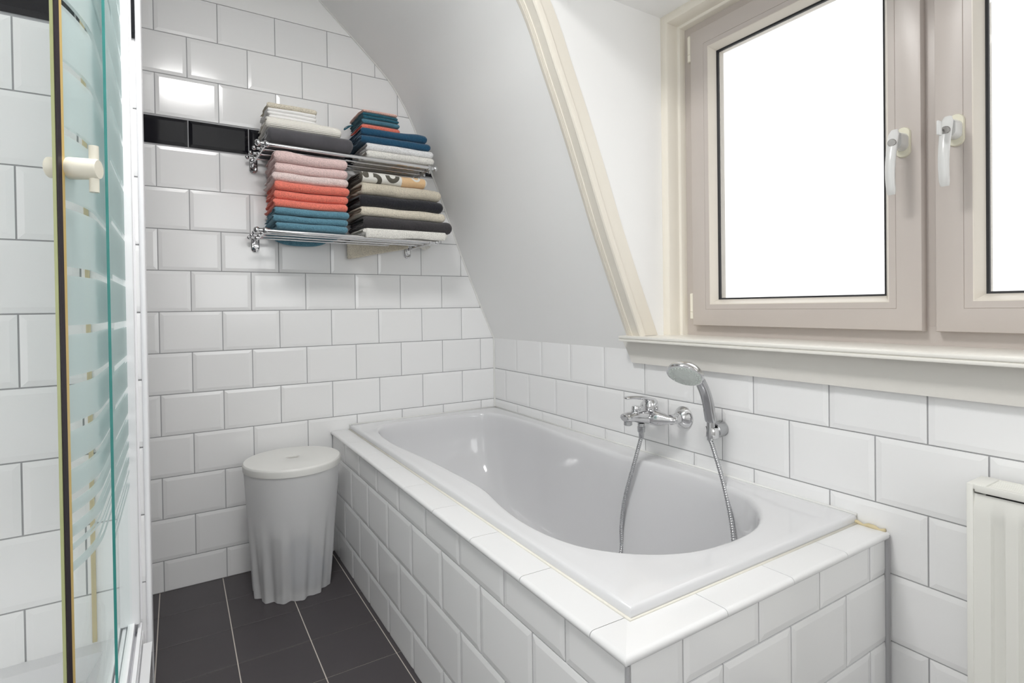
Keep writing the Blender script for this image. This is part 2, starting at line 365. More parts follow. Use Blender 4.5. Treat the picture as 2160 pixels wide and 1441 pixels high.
# ribbed architrave running up the slope
sec = [(-0.958, 0.0), (-0.959, 0.006), (-0.966, 0.009), (-0.974, 0.0095), (-0.9755, 0.0125), (-0.9785, 0.0125), (-0.980, 0.0095), (-0.9825, 0.0125), (-0.9855, 0.0125),
       (-0.987, 0.0095), (-0.9895, 0.0125), (-0.9925, 0.0125), (-0.994, 0.0095), (-1.017, 0.0105), (-1.021, 0.0105), (-1.0225, 0.0095), (-1.0245, 0.0135), (-1.031, 0.0145), (-1.036, 0.012), (-1.038, 0.006), (-1.038, -0.006)]
ids = [i for i, q in enumerate(prof) if 0.911 < q[1] < 2.45]
V = []; path = [(slope_x(0.911), 0.911, ids[0])]+[(prof[i][0], prof[i][1], i) for i in ids]
for (x, z, i) in path:
    n = slope_n(i)
    for (yy, h) in sec: V.append(Vector((x, yy, z))+n*h)
ns = len(sec); F = []
for i in range(len(path)-1):
    for k in range(ns-1): F.append((i*ns+k, i*ns+k+1, (i+1)*ns+k+1, (i+1)*ns+k))
F.append(tuple(range(ns)))
struct(link_mesh('trim_4', V, F, M['paint_cream'], angle=28), 'cream ribbed architrave climbing the sloping wall beside the window', 'trim')

# ceiling, hidden walls behind the camera, added fill windows and fill lamp
c = MB(); c.box(XL-0.1, 0.1, YR-0.1, 0.12, ZC, ZC+0.1); struct(c.build('ceiling', M['plaster']), 'white plaster ceiling of the bathroom', 'ceiling')
c = MB(); c.box(XL-0.12, XL, -1.98, 0.12, -0.08, ZC); c.box(XL-0.12, XL, YR-0.1, -3.22, -0.08, ZC); c.box(XL-0.12, XL, -3.22, -1.98, -0.08, 0.4); c.box(XL-0.12, XL, -3.22, -1.98, 2.0, ZC)
struct(c.build('wall_left', M['plaster']), 'white wall on the left with an opening for the added fill window beyond the shower')
c = MB(); c.box(XL, -1.25, YR-0.1, YR, -0.08, ZC); c.box(-0.25, 0.12, YR-0.1, YR, -0.08, ZC); c.box(-1.25, -0.25, YR-0.1, YR, -0.08, 0.9); c.box(-1.25, -0.25, YR-0.1, YR, 2.2, ZC)
struct(c.build('wall_front', M['plaster']), 'white wall behind the camera with an opening for the added fill window')
def fill_window(name, label, u0, u1, z0, z1, side, pane):
    e = empty(name, ((u0+u1)/2, YR-0.05, z0) if not side else (XL-0.05, (u0+u1)/2, z0), label, 'window', kind='structure')
    f = MB(); g = MB()
    def bx(mb, a, b, c0, c1, d0, d1):
        if side: mb.box(XL-0.08+d0, XL-0.02-d0 if d1 is None else XL+d1, a, b, c0, c1)
        else: mb.box(a, b, YR-0.08+d0, YR-0.02-d0 if d1 is None else YR+d1, c0, c1)
    bx(f, u0, u0+0.06, z0, z1, 0, None); bx(f, u1-0.06, u1, z0, z1, 0, None); bx(f, u0+0.06, u1-0.06, z0, z0+0.06, 0.001, None); bx(f, u0+0.06, u1-0.06, z1-0.06, z1, 0.001, None)
    f.build('fill_window_frame', M['upvc'], e); bx(g, u0+0.06, u1-0.06, z0+0.06, z1-0.06, 0.027, -0.049); g.build('glass', pane, e)
fill_window('rear_fill_window', 'added fill light window in the wall behind the camera', -1.25, -0.25, 0.9, 2.2, False, M['pane_rear_fill'])  # unseen window, added to light the room from behind
fill_window('side_fill_window', 'added fill light window in the left wall past the shower', -3.22, -1.98, 0.4, 2.0, True, M['pane_side_fill'])  # unseen window, added to fill the slope and bath from the left
lampE = empty('fill_lamp', (-1.30, -1.45, ZC), 'round white fill lamp added out of view above the floor between bath and shower', 'ceiling lamp')  # unseen fixture, added to house the fill light
lm = MB(); lm.lathe((-1.30, -1.45, ZC), (0, 0, -1), [(0, 0.16), (0.03, 0.17), (0.07, 0.18), (0.085, 0.175)], 40); lm.build('fill_lamp_base', M['profile'], lampE, angle=30)
em = bpy.data.materials.new('fill_lamp_diffuser'); em.use_nodes = True; pe = em.node_tree.nodes['Principled BSDF']
pe.inputs['Emission Color'].default_value = (1, 0.98, 0.95, 1); pe.inputs['Emission Strength'].default_value = 1.2  # glow of the added fill lamp
lm = MB(); lm.lathe((-1.30, -1.45, ZC-0.085), (0, 0, -1), [(0, 0.172), (0.012, 0.165), (0.022, 0.12), (0.026, 0.0)], 40); lm.build('fill_lamp_shade', em, lampE, smooth=True)

# shower partition
YP = -0.868
ws = MB(); ws.box(XL, -1.3955, YP+0.0022, -0.80, 0, ZC, 1)
rows = []
for k in range(-6, 5):
    rows.append((zrow(k-1) if k > -6 else 0.0, zrow(k), 0.0 if (k % 2) else 0.5, 0, (k == -6, False)))
rows.append((zrow(4)+0.004, ZB, 0.0, 2, (False, False)))
rows += [(ZB+0.004, 1.871, 0.5, 0, (False, False)), (1.871, 2.021, 0.0, 0, (False, False)), (2.021, 2.171, 0.5, 0, (False, False)), (2.171, 2.321, 0.0, 0, (False, False)), (2.321, ZC, 0.5, 0, (False, True))]
tile_field(ws, (0, YP, 0), (1, 0, 0), (0, 0, 1), (0, -1, 0), XL, -1.3985, rows, TP, -1.605-TP*0.5)
struct(ws.build('wall_shower', None, mats=[M['tile'], M['grout'], M['tile_black']]), 'white tiled partition wall at the back of the shower')
cb = MB(); cb.tube([(-1.3955, YP-0.002, 0.0), (-1.3955, YP-0.002, ZC)], 0.0055, 12); cb.box(-1.3955, -1.391, YP, -0.80, 0, ZC)
struct(cb.build('trim_5', M['profile'], angle=40), 'white vertical corner bead on the end of the shower partition', 'trim')
sm = MB(); sm.box(-1.4965, -1.4885, YP-0.005, YP, 0.31, ZC)  # thin ochre strip standing in front of the shower tiles
struct(sm.build('trim_6', M['ochre'], ), 'ochre vertical strip on the shower wall seen through the glass', 'sealant')

# ------------------------------------------------------------------ window
FX = 0.145
def ring(mb, y0, y1, z0, z1, sec, closed=False, mi=0):
    """mitred frame; sec = (inset, x)"""
    V = []
    for ins, x in sec:
        a, b, c_, d = y0-ins, y1+ins, z0+ins, z1-ins     # y0 > y1
        V += [(x, a, c_), (x, b, c_), (x, b, d), (x, a, d)]
    F = []; n = len(sec)
    for i in range(n if closed else n-1):
        j = (i+1) % n
        for k in range(4): F.append((4*i+k, 4*i+(k+1) % 4, 4*j+(k+1) % 4, 4*j+k))
    mb.add(V, F, mi)
cas = MB(); ring(cas, YC+0.003, YD-0.003, 0.80, ZD+0.003, [(0, 0.20), (0, 0.074), (0.003, 0.072), (0.026, 0.072), (0.030, 0.0735), (0.0325, 0.078), (0.0345, 0.110), (0.037, 0.116), (0.041, 0.118), (0.044, 0.122), (0.045, 0.20)], True)
struct(cas.build('trim_7', M['paint_cream'], angle=40), 'cream moulded casing around the window frame', 'trim')
fr = MB(); ring(fr, YC-0.036, YD+0.036, 0.875, 1.947, [(0, 0.21), (0, FX), (0.1, FX), (0.1, 0.21)], True); fr.rbox(FX-0.001, 0.2085, -1.835, -1.716, 0.955, 1.9, 0.002)
struct(fr.build('trim_8', M['upvc'], angle=40), 'cream fixed window frame with a centre mullion', 'window frame')
SX = 0.12
def sash(name, y0, y1, label, hinge_y, hy, key):
    z0, z1 = 0.944, 1.905
    e = empty(name, (SX, (y0+y1)/2, z0), label, 'window', kind='structure')
    mb = MB(); ring(mb, y0, y1, z0, z1, [(0.002, 0.19), (0, 0.188), (0, SX+0.005), (0.0015, SX+0.0015), (0.005, SX), (0.052, SX), (0.0527, SX+0.0012), (0.0535, SX), (0.068, SX+0.0005), (0.0685, 0.19)], True)
    mb.build('sash_frame', M['upvc'], e, angle=35)
    mb = MB(); ring(mb, y0, y1, z0, z1, [(0.0675, SX+0.0007), (0.070, SX+0.001), (0.084, FX), (0.084, 0.18), (0.0675, 0.18)], True)
    b = mb.build('glazing_bead', M['upvc_bead'], e, angle=35)
    mb = MB(); ring(mb, y0, y1, z0, z1, [(0.083, FX-0.001), (0.0885, FX+0.001), (0.0885, FX+0.008), (0.083, FX+0.008)], True); mb.build('gasket', M['gasket'], e)
    mb = MB(); mb.box(FX+0.005, FX+0.010, y1+0.08, y0-0.08, z0+0.08, z1-0.08); mb.build('glass', M['pane'], e)
    for hz in (1.815, 0.965):
        if hinge_y is None: break
        mb = MB(); mb.lathe((SX+0.008, hinge_y, hz), (0, 0, 1), [(0, 0.006), (0.001, 0.0075), (0.022, 0.0075), (0.0235, 0.0055), (0.0245, 0.0075), (0.082, 0.0075), (0.085, 0.005)], 16)
        mb.box(SX+0.004, 0.15, hinge_y-0.006, hinge_y+0.006, hz+0.003, hz+0.08); mb.build('hinge', M['hinge'], e, angle=35)
    # espagnolette handle
    hz = 1.385
    mb = MB(); N = 40
    def stadium(w_, h_, x, k=None):
        pts = []
        for i in range(N):
            a = 2*PI*i/N; ca, sa = math.cos(a), math.sin(a)
            pts.append((x, hy+ca*w_/2, hz+sa*w_/2+(h_-w_)/2*(1 if sa > 0 else -1 if sa < 0 else 0)))
        return pts
    def loft(mb, rings):
        n = len(rings[0]); V = [q for r in rings for q in r]; F = []
        for i in range(len(rings)-1):
            for k in range(n): F.append((i*n+k, i*n+(k+1) % n, (i+1)*n+(k+1) % n, (i+1)*n+k))
        F.append(tuple(range(n))); F.append(tuple((len(rings)-1)*n+k for k in range(n))); mb.add(V, F)
    loft(mb, [stadium(0.031, 0.070, SX), stadium(0.031, 0.070, SX-0.003), stadium(0.028, 0.067, SX-0.006)])
    rose = mb.build('handle_plate', M['rose'], e, angle=35)
    mb = MB()
    loft(mb, [stadium(0.025, 0.042, SX-0.005), stadium(0.024, 0.040, SX-0.022), stadium(0.021, 0.037, SX-0.036)])
    # curved lever
    P = []
    for i in range(15):
        t = i/14; P.append((SX-0.044-0.023*math.sin(t*2.3), hy+0.0, hz+0.022-0.150*t))
    rad = [(0.006+0.001*math.sin(t/14*PI), 0.0115-0.002*(t/14)) for t in range(15)]; rad[0] = (0.003, 0.007); rad[-1] = (0.003, 0.008)
    mb.tube(P, rad, 16, up=(1, 0, 0))
    lv = mb.build('handle', M['handle'], e, angle=45)
    mb = MB(); mb.lathe((SX-0.050, hy, hz-0.010), (-1, -0.15, 0), [(0, 0.0085), (0.0135, 0.0085), (0.0145, 0.0075)], 20); lk = mb.build('lock_cylinder', M['steel'], lv, angle=35)
    if key:
        mb = MB(); mb.rbox(SX-0.086, SX-0.060, hy-0.0012, hy+0.0012, hz-0.012, hz-0.008, 0.0008); mb.build('key_blade', M['steel'], lv)
        mb = MB(); mb.rbox(SX-0.096, SX-0.078, hy-0.0025, hy+0.0025, hz-0.024, hz+0.006, 0.002); k = mb.build('key', M['handle'], lv, angle=40)
    return e
sash('window_1', -1.113, -1.763, 'cream framed window sash nearest the sloping wall, frosted bright pane', -1.1065, -1.728, False)
sash('window_2', -1.788, -2.438, 'cream framed window sash at the right with a key in its handle', None, -1.829, True)

# sill and apron
si = MB()
si.rbox(-0.060, 0.15, YD-0.06, -0.955, 0.894, 0.911, 0.003); si.box(-0.045, -0.0430, YD-0.06, -0.956, 0.9108, 0.9114)
si.rbox(-0.063, -0.05, YD-0.06, -0.9545, 0.892, 0.900, 0.002); si.rbox(-0.0635, -0.045, YD-0.06, -0.954, 0.9015, 0.9105, 0.0025)
struct(si.build('trim_9', M['paint_sill'], angle=40), 'ivory painted windowsill board with a rounded nose', 'windowsill')
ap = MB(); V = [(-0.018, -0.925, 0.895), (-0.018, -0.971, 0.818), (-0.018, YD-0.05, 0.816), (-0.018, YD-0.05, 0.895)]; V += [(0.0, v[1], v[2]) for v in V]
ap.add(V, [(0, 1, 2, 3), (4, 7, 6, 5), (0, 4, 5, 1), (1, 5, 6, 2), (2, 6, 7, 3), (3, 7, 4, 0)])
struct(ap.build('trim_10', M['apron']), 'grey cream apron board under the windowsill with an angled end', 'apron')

# ------------------------------------------------------------------ bath surround
BX, BY, BT = -0.785, -1.740, 0.492
bs = empty('bath_surround', (BX, BY/2, 0), 'white tiled panelling boxed around the bath', 'bath surround')
fp = MB(); fp.box(BX+0.0022, BX+0.05, BY+0.01, -0.002, 0, BT, 1)
rows = [(0.0, zrow(-6), 0.5, 0, (True, False)), (zrow(-6), zrow(-5), 0.0, 0, (False, False)), (zrow(-5), zrow(-4), 0.5, 0, (False, False)), (zrow(-4), BT, 0.0, 0, (False, True))]
tile_field(fp, (BX, 0, 0), (0, 1, 0), (0, 0, 1), (-1, 0, 0), BY, -0.003, rows, 0.2015, -0.385)
fp.build('front_panel', None, bs, mats=[M['tile'], M['grout']])
ep = MB(); ep.box(BX+0.003, -0.012, BY+0.0022, BY+0.05, 0, BT, 1)
rows = [(0.0, zrow(-6), 0.5, 0, (True, False)), (zrow(-6), zrow(-5), 0.0, 0, (False, False)), (zrow(-5), zrow(-4), 0.5, 0, (False, False)), (zrow(-4), BT, 0.0, 0, (False, True))]
tile_field(ep, (0, BY, 0), (1, 0, 0), (0, 0, 1), (0, -1, 0), BX+0.006, -0.012, rows, 0.1955, -0.664)
ep.build('end_panel', None, bs, mats=[M['tile'], M['grout']])
ca = MB()
# cap tiles with bullnose edge, mitred at the corner
def cap_run(a, b, along, m0, m1):
    cs = [(0.072, 0.503), (0.0, 0.505), (-0.004, 0.5045), (-0.0075, 0.502), (-0.009, 0.498), (-0.0085, 0.494), (-0.006, 0.491), (0.0, 0.490)]
    V = []
    for end in (a, b):
        for d, z in cs:
            if along == 'y':
                yy = end
                if end == b and m1: yy = BY+d
                V.append((BX+d, yy, z))
            else:
                xx = end
                if end == a and m0: xx = BX+d
                V.append((xx, BY+d, z))
    n = len(cs); F = [(k, k+1, n+k+1, n+k) for k in range(n-1)]+[tuple(range(n)), tuple(range(2*n-1, n-1, -1))]
    ca.add(V, F)
ys = [-0.004, -0.255, -0.455, -0.657, -0.856, -1.058, -1.262, -1.465, -1.669, BY]
g = 0.0007
for a, b in zip(ys[:-1], ys[1:]): cap_run(a-g, (b+g) if b != BY else BY-0.0, 'y', False, b == BY)
xs = [BX, -0.564, -0.373, -0.184, -0.006]
for a, b in zip(xs[:-1], xs[1:]): cap_run(a+g if a != BX else BX, b-g, 'x', a == BX, False)
ca.build('cap_tiles', M['cap'], bs, angle=35)
bd = MB(); bd.box(BX+0.006, BX+0.07, BY+0.01, -0.004, 0.488, 0.4985); bd.box(BX+0.02, -0.006, BY+0.006, BY+0.07, 0.488, 0.4985); bd.build('mortar_bed', M['grout'], bs)
sl_ = MB(); sl_.tube([(-0.0098, BY-0.0035, 0.0), (-0.0098, BY-0.0035, 0.49), (-0.0095, BY-0.003, 0.5)], 0.0062, 8); sl_.build('sealant', M['grout'], bs)
sl_ = MB(); sl_.tube([(BX+0.002, BY-0.001, 0.0), (BX+0.002, BY-0.001, 0.488)], 0.0035, 8); sl_.build('corner_bead', M['grout'], bs)
sl_ = MB(); sl_.tube([(BX-0.001, -0.0035, 0.40), (BX-0.001, -0.0035, 0.503)], 0.003, 6); sl_.build('wall_joint', M['grout'], bs)

V_ = [(-0.0098, -1.672-0.0115*k, 0.5065+0.0018*math.sin(k*2.3)) for k in range(7)]
sl_ = MB(); sl_.tube(V_, [0.0042+0.0016*math.sin(k*1.9+1) for k in range(7)], 8); sl_.build('corner_sealant', M['ochre'], bs, smooth=True)
# ------------------------------------------------------------------ bath tub
RX0, RX1, RY0, RY1, RZ = -0.716, -0.006, -1.679, -0.006, 0.523
cx_ = -0.362
half = [(-0.066, 0.0), (-0.070, 0.10), (-0.082, 0.18), (-0.105, 0.24), (-0.16, 0.285), (-0.25, 0.305), (-0.36, 0.311), (-0.46, 0.309), (-0.56, 0.299), (-0.68, 0.288), (-0.80, 0.281), (-0.90, 0.277), (-0.985, 0.275),
        (-1.04, 0.277), (-1.09, 0.284), (-1.14, 0.294), (-1.20, 0.303), (-1.28, 0.309), (-1.36, 0.304), (-1.42, 0.291), (-1.47, 0.270), (-1.52, 0.232), (-1.56, 0.185), (-1.59, 0.130), (-1.606, 0.07), (-1.611, 0.0)]
def resample(pts, n):
    L = [0]
    for a, b in zip(pts[:-1], pts[1:]): L.append(L[-1]+math.hypot(b[0]-a[0], b[1]-a[1]))
    out = []
    for i in range(n):
        s = L[-1]*i/(n-1); k = max(j for j in range(len(L)) if L[j] <= s+1e-9); k = min(k, len(pts)-2)
        t = (s-L[k])/(L[k+1]-L[k]); out.append(tuple(pts[k][j]+(pts[k+1][j]-pts[k][j])*t for j in range(2)))
    return out
H = resample(catmull(half, 6), 70)
rim = [(cx_-h, y) for y, h in H]+[(cx_+h*0.97, y) for y, h in H[-2:0:-1]]
NR = len(rim)
def squircle(cx, cy, a, b, p, th):
    c0, s0 = math.cos(th), math.sin(th)
    return (cx+a*math.copysign(abs(c0)**(2/p), c0), cy+b*math.copysign(abs(s0)**(2/p), s0))
floor_o = []
for (x, y) in rim:
    cyf, bf, af = -0.97, 0.50, 0.185
    th = math.atan2((y+0.84)/0.775, (x-cx_)/0.30)
    floor_o.append(squircle(cx_, cyf, af, bf, 3.2, th))
rings = []
def outer_pt(x, y, ins):
    # project the rim point outward to the rectangle
    X0, X1, Y0, Y1 = RX0+ins, RX1-ins, RY0+ins, RY1-ins
    dx, dy = x-cx_, y+0.84; ccx, ccy = cx_, -0.84
    t = 1e9
    if dx > 1e-6: t = min(t, (X1-ccx)/dx)
    if dx < -1e-6: t = min(t, (X0-ccx)/dx)
    if dy > 1e-6: t = min(t, (Y1-ccy)/dy)
    if dy < -1e-6: t = min(t, (Y0-ccy)/dy)
    return (ccx+dx*t, ccy+dy*t)
out = [outer_pt(x, y, 0) for x, y in rim]
for (qx, qy) in ((RX0, RY0), (RX1, RY0), (RX1, RY1), (RX0, RY1)):        # snap the nearest sample onto each corner
    k = min(range(NR), key=lambda i: (out[i][0]-qx)**2+(out[i][1]-qy)**2); out[k] = (qx, qy)
def inset_rect(p, ins): return (min(max(p[0], RX0+ins), RX1-ins), min(max(p[1], RY0+ins), RY1-ins))
for ins, z in ((0.012, 0.49), (0.0, 0.4995), (0.0, 0.515), (0.0012, 0.5195), (0.0035, 0.522), (0.007, RZ)): rings.append([(*inset_rect(p_, ins), z) for p_ in out])
def toward(p, q, t): return (p[0]+(q[0]-p[0])*t, p[1]+(q[1]-p[1])*t)
for t in (0.25, 0.5, 0.75): rings.append([(*toward(inset_rect(o_, 0.007), r_, t), RZ-0.001*t) for o_, r_ in zip(out, rim)])
def off_in(i, d):
    a, b = rim[(i-1) % NR], rim[(i+1) % NR]; tx, ty = b[0]-a[0], b[1]-a[1]; l = math.hypot(tx, ty); nx, ny = -ty/l, tx/l
    p_ = rim[i]
    if (cx_-p_[0])*nx+(-0.84-p_[1])*ny < 0: nx, ny = -nx, -ny
    return (p_[0]+nx*d, p_[1]+ny*d)
for d, z in ((-0.004, RZ-0.001), (0.0, RZ-0.0018), (0.004, RZ-0.004), (0.007, RZ-0.009), (0.009, RZ-0.017)): rings.append([(*off_in(i, d), z) for i in range(NR)])
base = [off_in(i, 0.010) for i in range(NR)]
ZF = 0.12; NZ = 18
for j in range(1, NZ+1):
    t = j/NZ
    s = (math.sin(t*PI/2))                      # wall falls, then rounds into the floor
    ring_ = []
    for i in range(NR):
        wgt = (1-math.cos(t*PI/2))**1.15
        p_ = toward(base[i], floor_o[i], wgt); ring_.append((*p_, (RZ-0.02)-(RZ-0.02-ZF)*s))
    rings.append(ring_)
for k_ in (0.75, 0.5, 0.25, 0.04): rings.append([(cx_+(x-cx_)*k_, -0.97+(y+0.97)*k_, ZF-0.004*(1-k_)) for x, y in floor_o])
V = [q for r in rings for q in r]; F = []
for i in range(len(rings)-1):
    for k in range(NR): F.append((i*NR+k, i*NR+(k+1) % NR, (i+1)*NR+(k+1) % NR, (i+1)*NR+k))
F.append(tuple((len(rings)-1)*NR+k for k in range(NR)))
tub = link_mesh('bathtub', V, F, M['acrylic'], angle=40)
tag(tub, 'white acrylic bathtub with a curved waisted basin, set in the tiled surround', 'bathtub')
dr = MB(); dr.lathe((cx_, -1.30, ZF-0.004), (0, 0, 1), [(0, 0.035), (0.003, 0.035), (0.005, 0.028)], 24); dr.build('drain', M['chrome'], tub, angle=30)
sb = MB(); sb.tube([(RX0-0.002, -0.012, 0.504), (RX0-0.002, RY0-0.002, 0.504), (RX1-0.004, RY0-0.002, 0.504)], 0.0032, 6); sb.build('sealant', M['silicone'], tub, smooth=True)
sb = MB(); sb.tube([(RX0, -0.007, RZ-0.001), (-0.004, -0.007, RZ-0.001)], 0.0035, 6); sb.tube([(-0.005, -0.012, RZ-0.001), (-0.005, RY0, RZ-0.001)], 0.0038, 6); sb.build('wall_sealant', M['silicone_white'], tub, smooth=True)

# ------------------------------------------------------------------ bath mixer tap
TZ, TYc = 0.664, -1.103
tap = empty('mixer_tap', (0, TYc, TZ), 'chrome single lever bath mixer tap on the tiled wall above the bath', 'tap')
for yy in (-1.178, -1.028):
    mb = MB(); mb.lathe((-0.003, yy, TZ), (-1, 0, 0), [(0, 0.034), (0.003, 0.0345), (0.008, 0.031), (0.016, 0.023), (0.022, 0.017), (0.024, 0.013)], 40); mb.build('wall_rose', M['chrome'], tap, angle=40)
    mb = MB(); mb.tube([(-0.02, yy, TZ), (-0.045, yy, TZ)], 0.0115, 20); mb.tube([(-0.030, yy, TZ), (-0.046, yy, TZ)], 0.016, 6); mb.build('union_nut', M['chrome'], tap, angle=35)
mb = MB()
P = [(-0.048, -1.19, TZ), (-0.058, -1.187, TZ-0.001), (-0.064, -1.175, TZ-0.002), (-0.068, -1.155, TZ-0.002), (-0.072, -1.135, TZ-0.002), (-0.074, -1.103, TZ-0.001), (-0.072, -1.071, TZ-0.002), (-0.068, -1.051, TZ-0.002), (-0.064, -1.031, TZ-0.002), (-0.058, -1.019, TZ-0.001), (-0.048, -1.016, TZ)]
mb.tube(catmull([tuple(p_) for p_ in P], 3), [0.016*min(1, 0.55+0.6*(1-abs(i-15)/15))+0.011*max(0, 1-abs(i-15)/9) for i in range(31)], 24)
mb.tube([(-0.030, -1.178, TZ), (-0.062, -1.178, TZ-0.001)], 0.0155, 20); mb.tube([(-0.030, -1.028, TZ), (-0.062, -1.028, TZ-0.001)], 0.0155, 20)
mb.build('body', M['chrome'], tap, angle=50)
mb = MB(); P = catmull([(-0.045, TYc, TZ-0.006), (-0.075, TYc, TZ-0.004), (-0.11, TYc, TZ+0.001), (-0.145, TYc, TZ+0.006), (-0.172, TYc, TZ+0.007), (-0.183, TYc, TZ+0.004)], 5)
n = len(P); mb.tube(P, [(0.026-0.014*(i/(n-1))**0.8, 0.030-0.013*(i/(n-1))) if i < n-2 else (0.009, 0.013) for i in range(n)], 24, up=(0, 0, 1)); spout = mb.build('spout', M['chrome'], tap, angle=50)
mb = MB(); mb.lathe((-0.166, TYc, TZ-0.004), (0, 0, -1), [(0, 0.0125), (0.012, 0.0125), (0.014, 0.010)], 20); mb.build('aerator', M['chrome_soft'], spout, angle=40)
mb = MB(); mb.lathe((-0.132, TYc, TZ+0.006), (0, 0, 1), [(0, 0.010), (0.012, 0.010), (0.018, 0.0135), (0.030, 0.0135), (0.032, 0.012)], 20); mb.build('diverter_knob', M['chrome'], tap, angle=40)
mb = MB(); mb.lathe((-0.066, TYc, TZ+0.014), (-0.12, 0, 1), [(0, 0.023), (0.012, 0.024), (0.028, 0.0225), (0.038, 0.018), (0.042, 0.008)], 32)
P = catmull([(-0.055, TYc, TZ+0.045), (-0.085, TYc, TZ+0.056), (-0.115, TYc, TZ+0.062), (-0.150, TYc, TZ+0.066), (-0.176, TYc, TZ+0.066)], 4); n = len(P)
mb.tube(P, [(0.008-0.004*(i/(n-1)), 0.017-0.005*math.sin(i/(n-1)*2.4)) if i < n-1 else (0.002, 0.006) for i in range(n)], 20); mb.build('lever', M['chrome'], tap, angle=45)
mb = MB(); mb.lathe((-0.110, TYc, TZ-0.018), (0, 0, -1), [(0, 0.011), (0.010, 0.011), (0.011, 0.0125), (0.026, 0.0115), (0.030, 0.0085), (0.046, 0.0075)], 20); mb.build('hose_outlet', M['chrome_soft'], tap, angle=40)

# wall holder, hand shower, hose
HY = -1.318
hd = empty('shower_holder', (0, HY, 0.655), 'chrome cylindrical wall bracket holding the hand shower', 'shower holder')
mb = MB(); mb.lathe((-0.003, HY+0.002, 0.655), (-1, 0, -0.06), [(0, 0.0215), (0.002, 0.0225), (0.034, 0.0215), (0.036, 0.019)], 36); mb.build('bracket', M['chrome_soft'], hd, angle=35)
mb = MB()
for sg in (-1, 1): mb.tube(catmull([(-0.036, HY+sg*0.010, 0.650), (-0.048, HY+sg*0.0165, 0.650), (-0.060, HY+sg*0.0155, 0.651), (-0.067, HY+sg*0.010, 0.652)], 4), [(0.015, 0.004)]*13, 10, up=(0, 0, 1))
mb.build('clip', M['chrome'], hd, angle=40)
hs = empty('hand_shower', (-0.055, HY, 0.66), 'chrome hand shower with a round grey spray plate, standing in the wall bracket', 'hand shower')
mb = MB(); mb.tube([(-0.058, HY, 0.628), (-0.056, HY, 0.640), (-0.0545, HY, 0.666), (-0.054, HY, 0.690)], [0.0085, 0.0105, 0.0115, 0.0105], 20); mb.build('cone_nut', M['chrome_soft'], hs, angle=40)
mb = MB(); P = catmull([(-0.054, HY, 0.682), (-0.059, HY, 0.705), (-0.066, HY, 0.735), (-0.079, HY, 0.768), (-0.099, HY, 0.799), (-0.122, HY, 0.822), (-0.145, HY, 0.836)], 5); n = len(P)
mb.tube(P, [(0.0125, 0.0165) if i == 0 else (0.0135-0.002*i/n+0.004*max(0, i/n-0.6), 0.0175+0.004*max(0, i/n-0.5)) for i in range(n)], 24, up=(1, 0, 0)); mb.build('shower_handle', M['chrome_soft'], hs, angle=50)
nrm = Vector((-0.60, -0.22, -0.77)).normalized()
mb = MB(); cc = Vector((-0.157, HY, 0.826)); mb.lathe(cc, nrm, [(-0.022, 0.006), (-0.020, 0.022), (-0.014, 0.038), (-0.004, 0.0475), (0.004, 0.050), (0.009, 0.049), (0.010, 0.046)], 40)
head = mb.build('shower_head', M['chrome'], hs, angle=50)
mb = MB(); mb.lathe(cc+nrm*0.0095, nrm, [(0, 0.045), (0.0015, 0.0445), (0.002, 0.03), (0.0035, 0.028), (0.0035, 0.01)], 40)
u = nrm.orthogonal().normalized(); v_ = nrm.cross(u)
for rr, cnt in ((0.040, 26), (0.033, 20), (0.022, 12), (0.012, 6)):
    for k in range(cnt):
        a = 2*PI*k/cnt; q = cc+nrm*0.011+(u*math.cos(a)+v_*math.sin(a))*rr; mb.lathe(q, nrm, [(0, 0.0016), (0.0022, 0.0014)], 6)
mb.build('spray_plate', M['spray'], head, angle=40)
hp = [(-0.110, TYc, 0.605), (-0.112, -1.098, 0.585), (-0.116, -1.073, 0.505), (-0.120, -1.038, 0.396), (-0.121, -1.021, 0.30), (-0.130, -1.026, 0.215), (-0.20, -1.045, 0.145), (-0.29, -1.09, 0.130), (-0.38, -1.20, 0.129), (-0.40, -1.32, 0.130),
      (-0.33, -1.41, 0.145), (-0.24, -1.455, 0.20), (-0.165, -1.460, 0.30), (-0.115, -1.433, 0.395), (-0.080, -1.385, 0.50), (-0.062, -1.335, 0.60), (-0.058, HY, 0.630)]
cp = catmull(hp, 110); L = 0.0; rr = []; pp = []; last = None; acc = 0
tot = sum((Vector(a)-Vector(b)).length for a, b in zip(cp[:-1], cp[1:]))
step = 0.0011; res = [Vector(cp[0])]; need = step
for a, b in zip(cp[:-1], cp[1:]):
    a, b = Vector(a), Vector(b); l = (b-a).length
    while need <= l:
        res.append(a.lerp(b, need/l)); need += step
    need -= l
mb = MB(); mb.tube(res, [0.0056+0.0013*(0.5+0.5*math.cos(2*PI*i*step/0.0062)) for i in range(len(res))], 10)
hose = mb.build('shower_hose', M['chrome_soft'], smooth=True); tag(hose, 'ribbed metal shower hose looping down into the bath from the tap', 'shower hose')

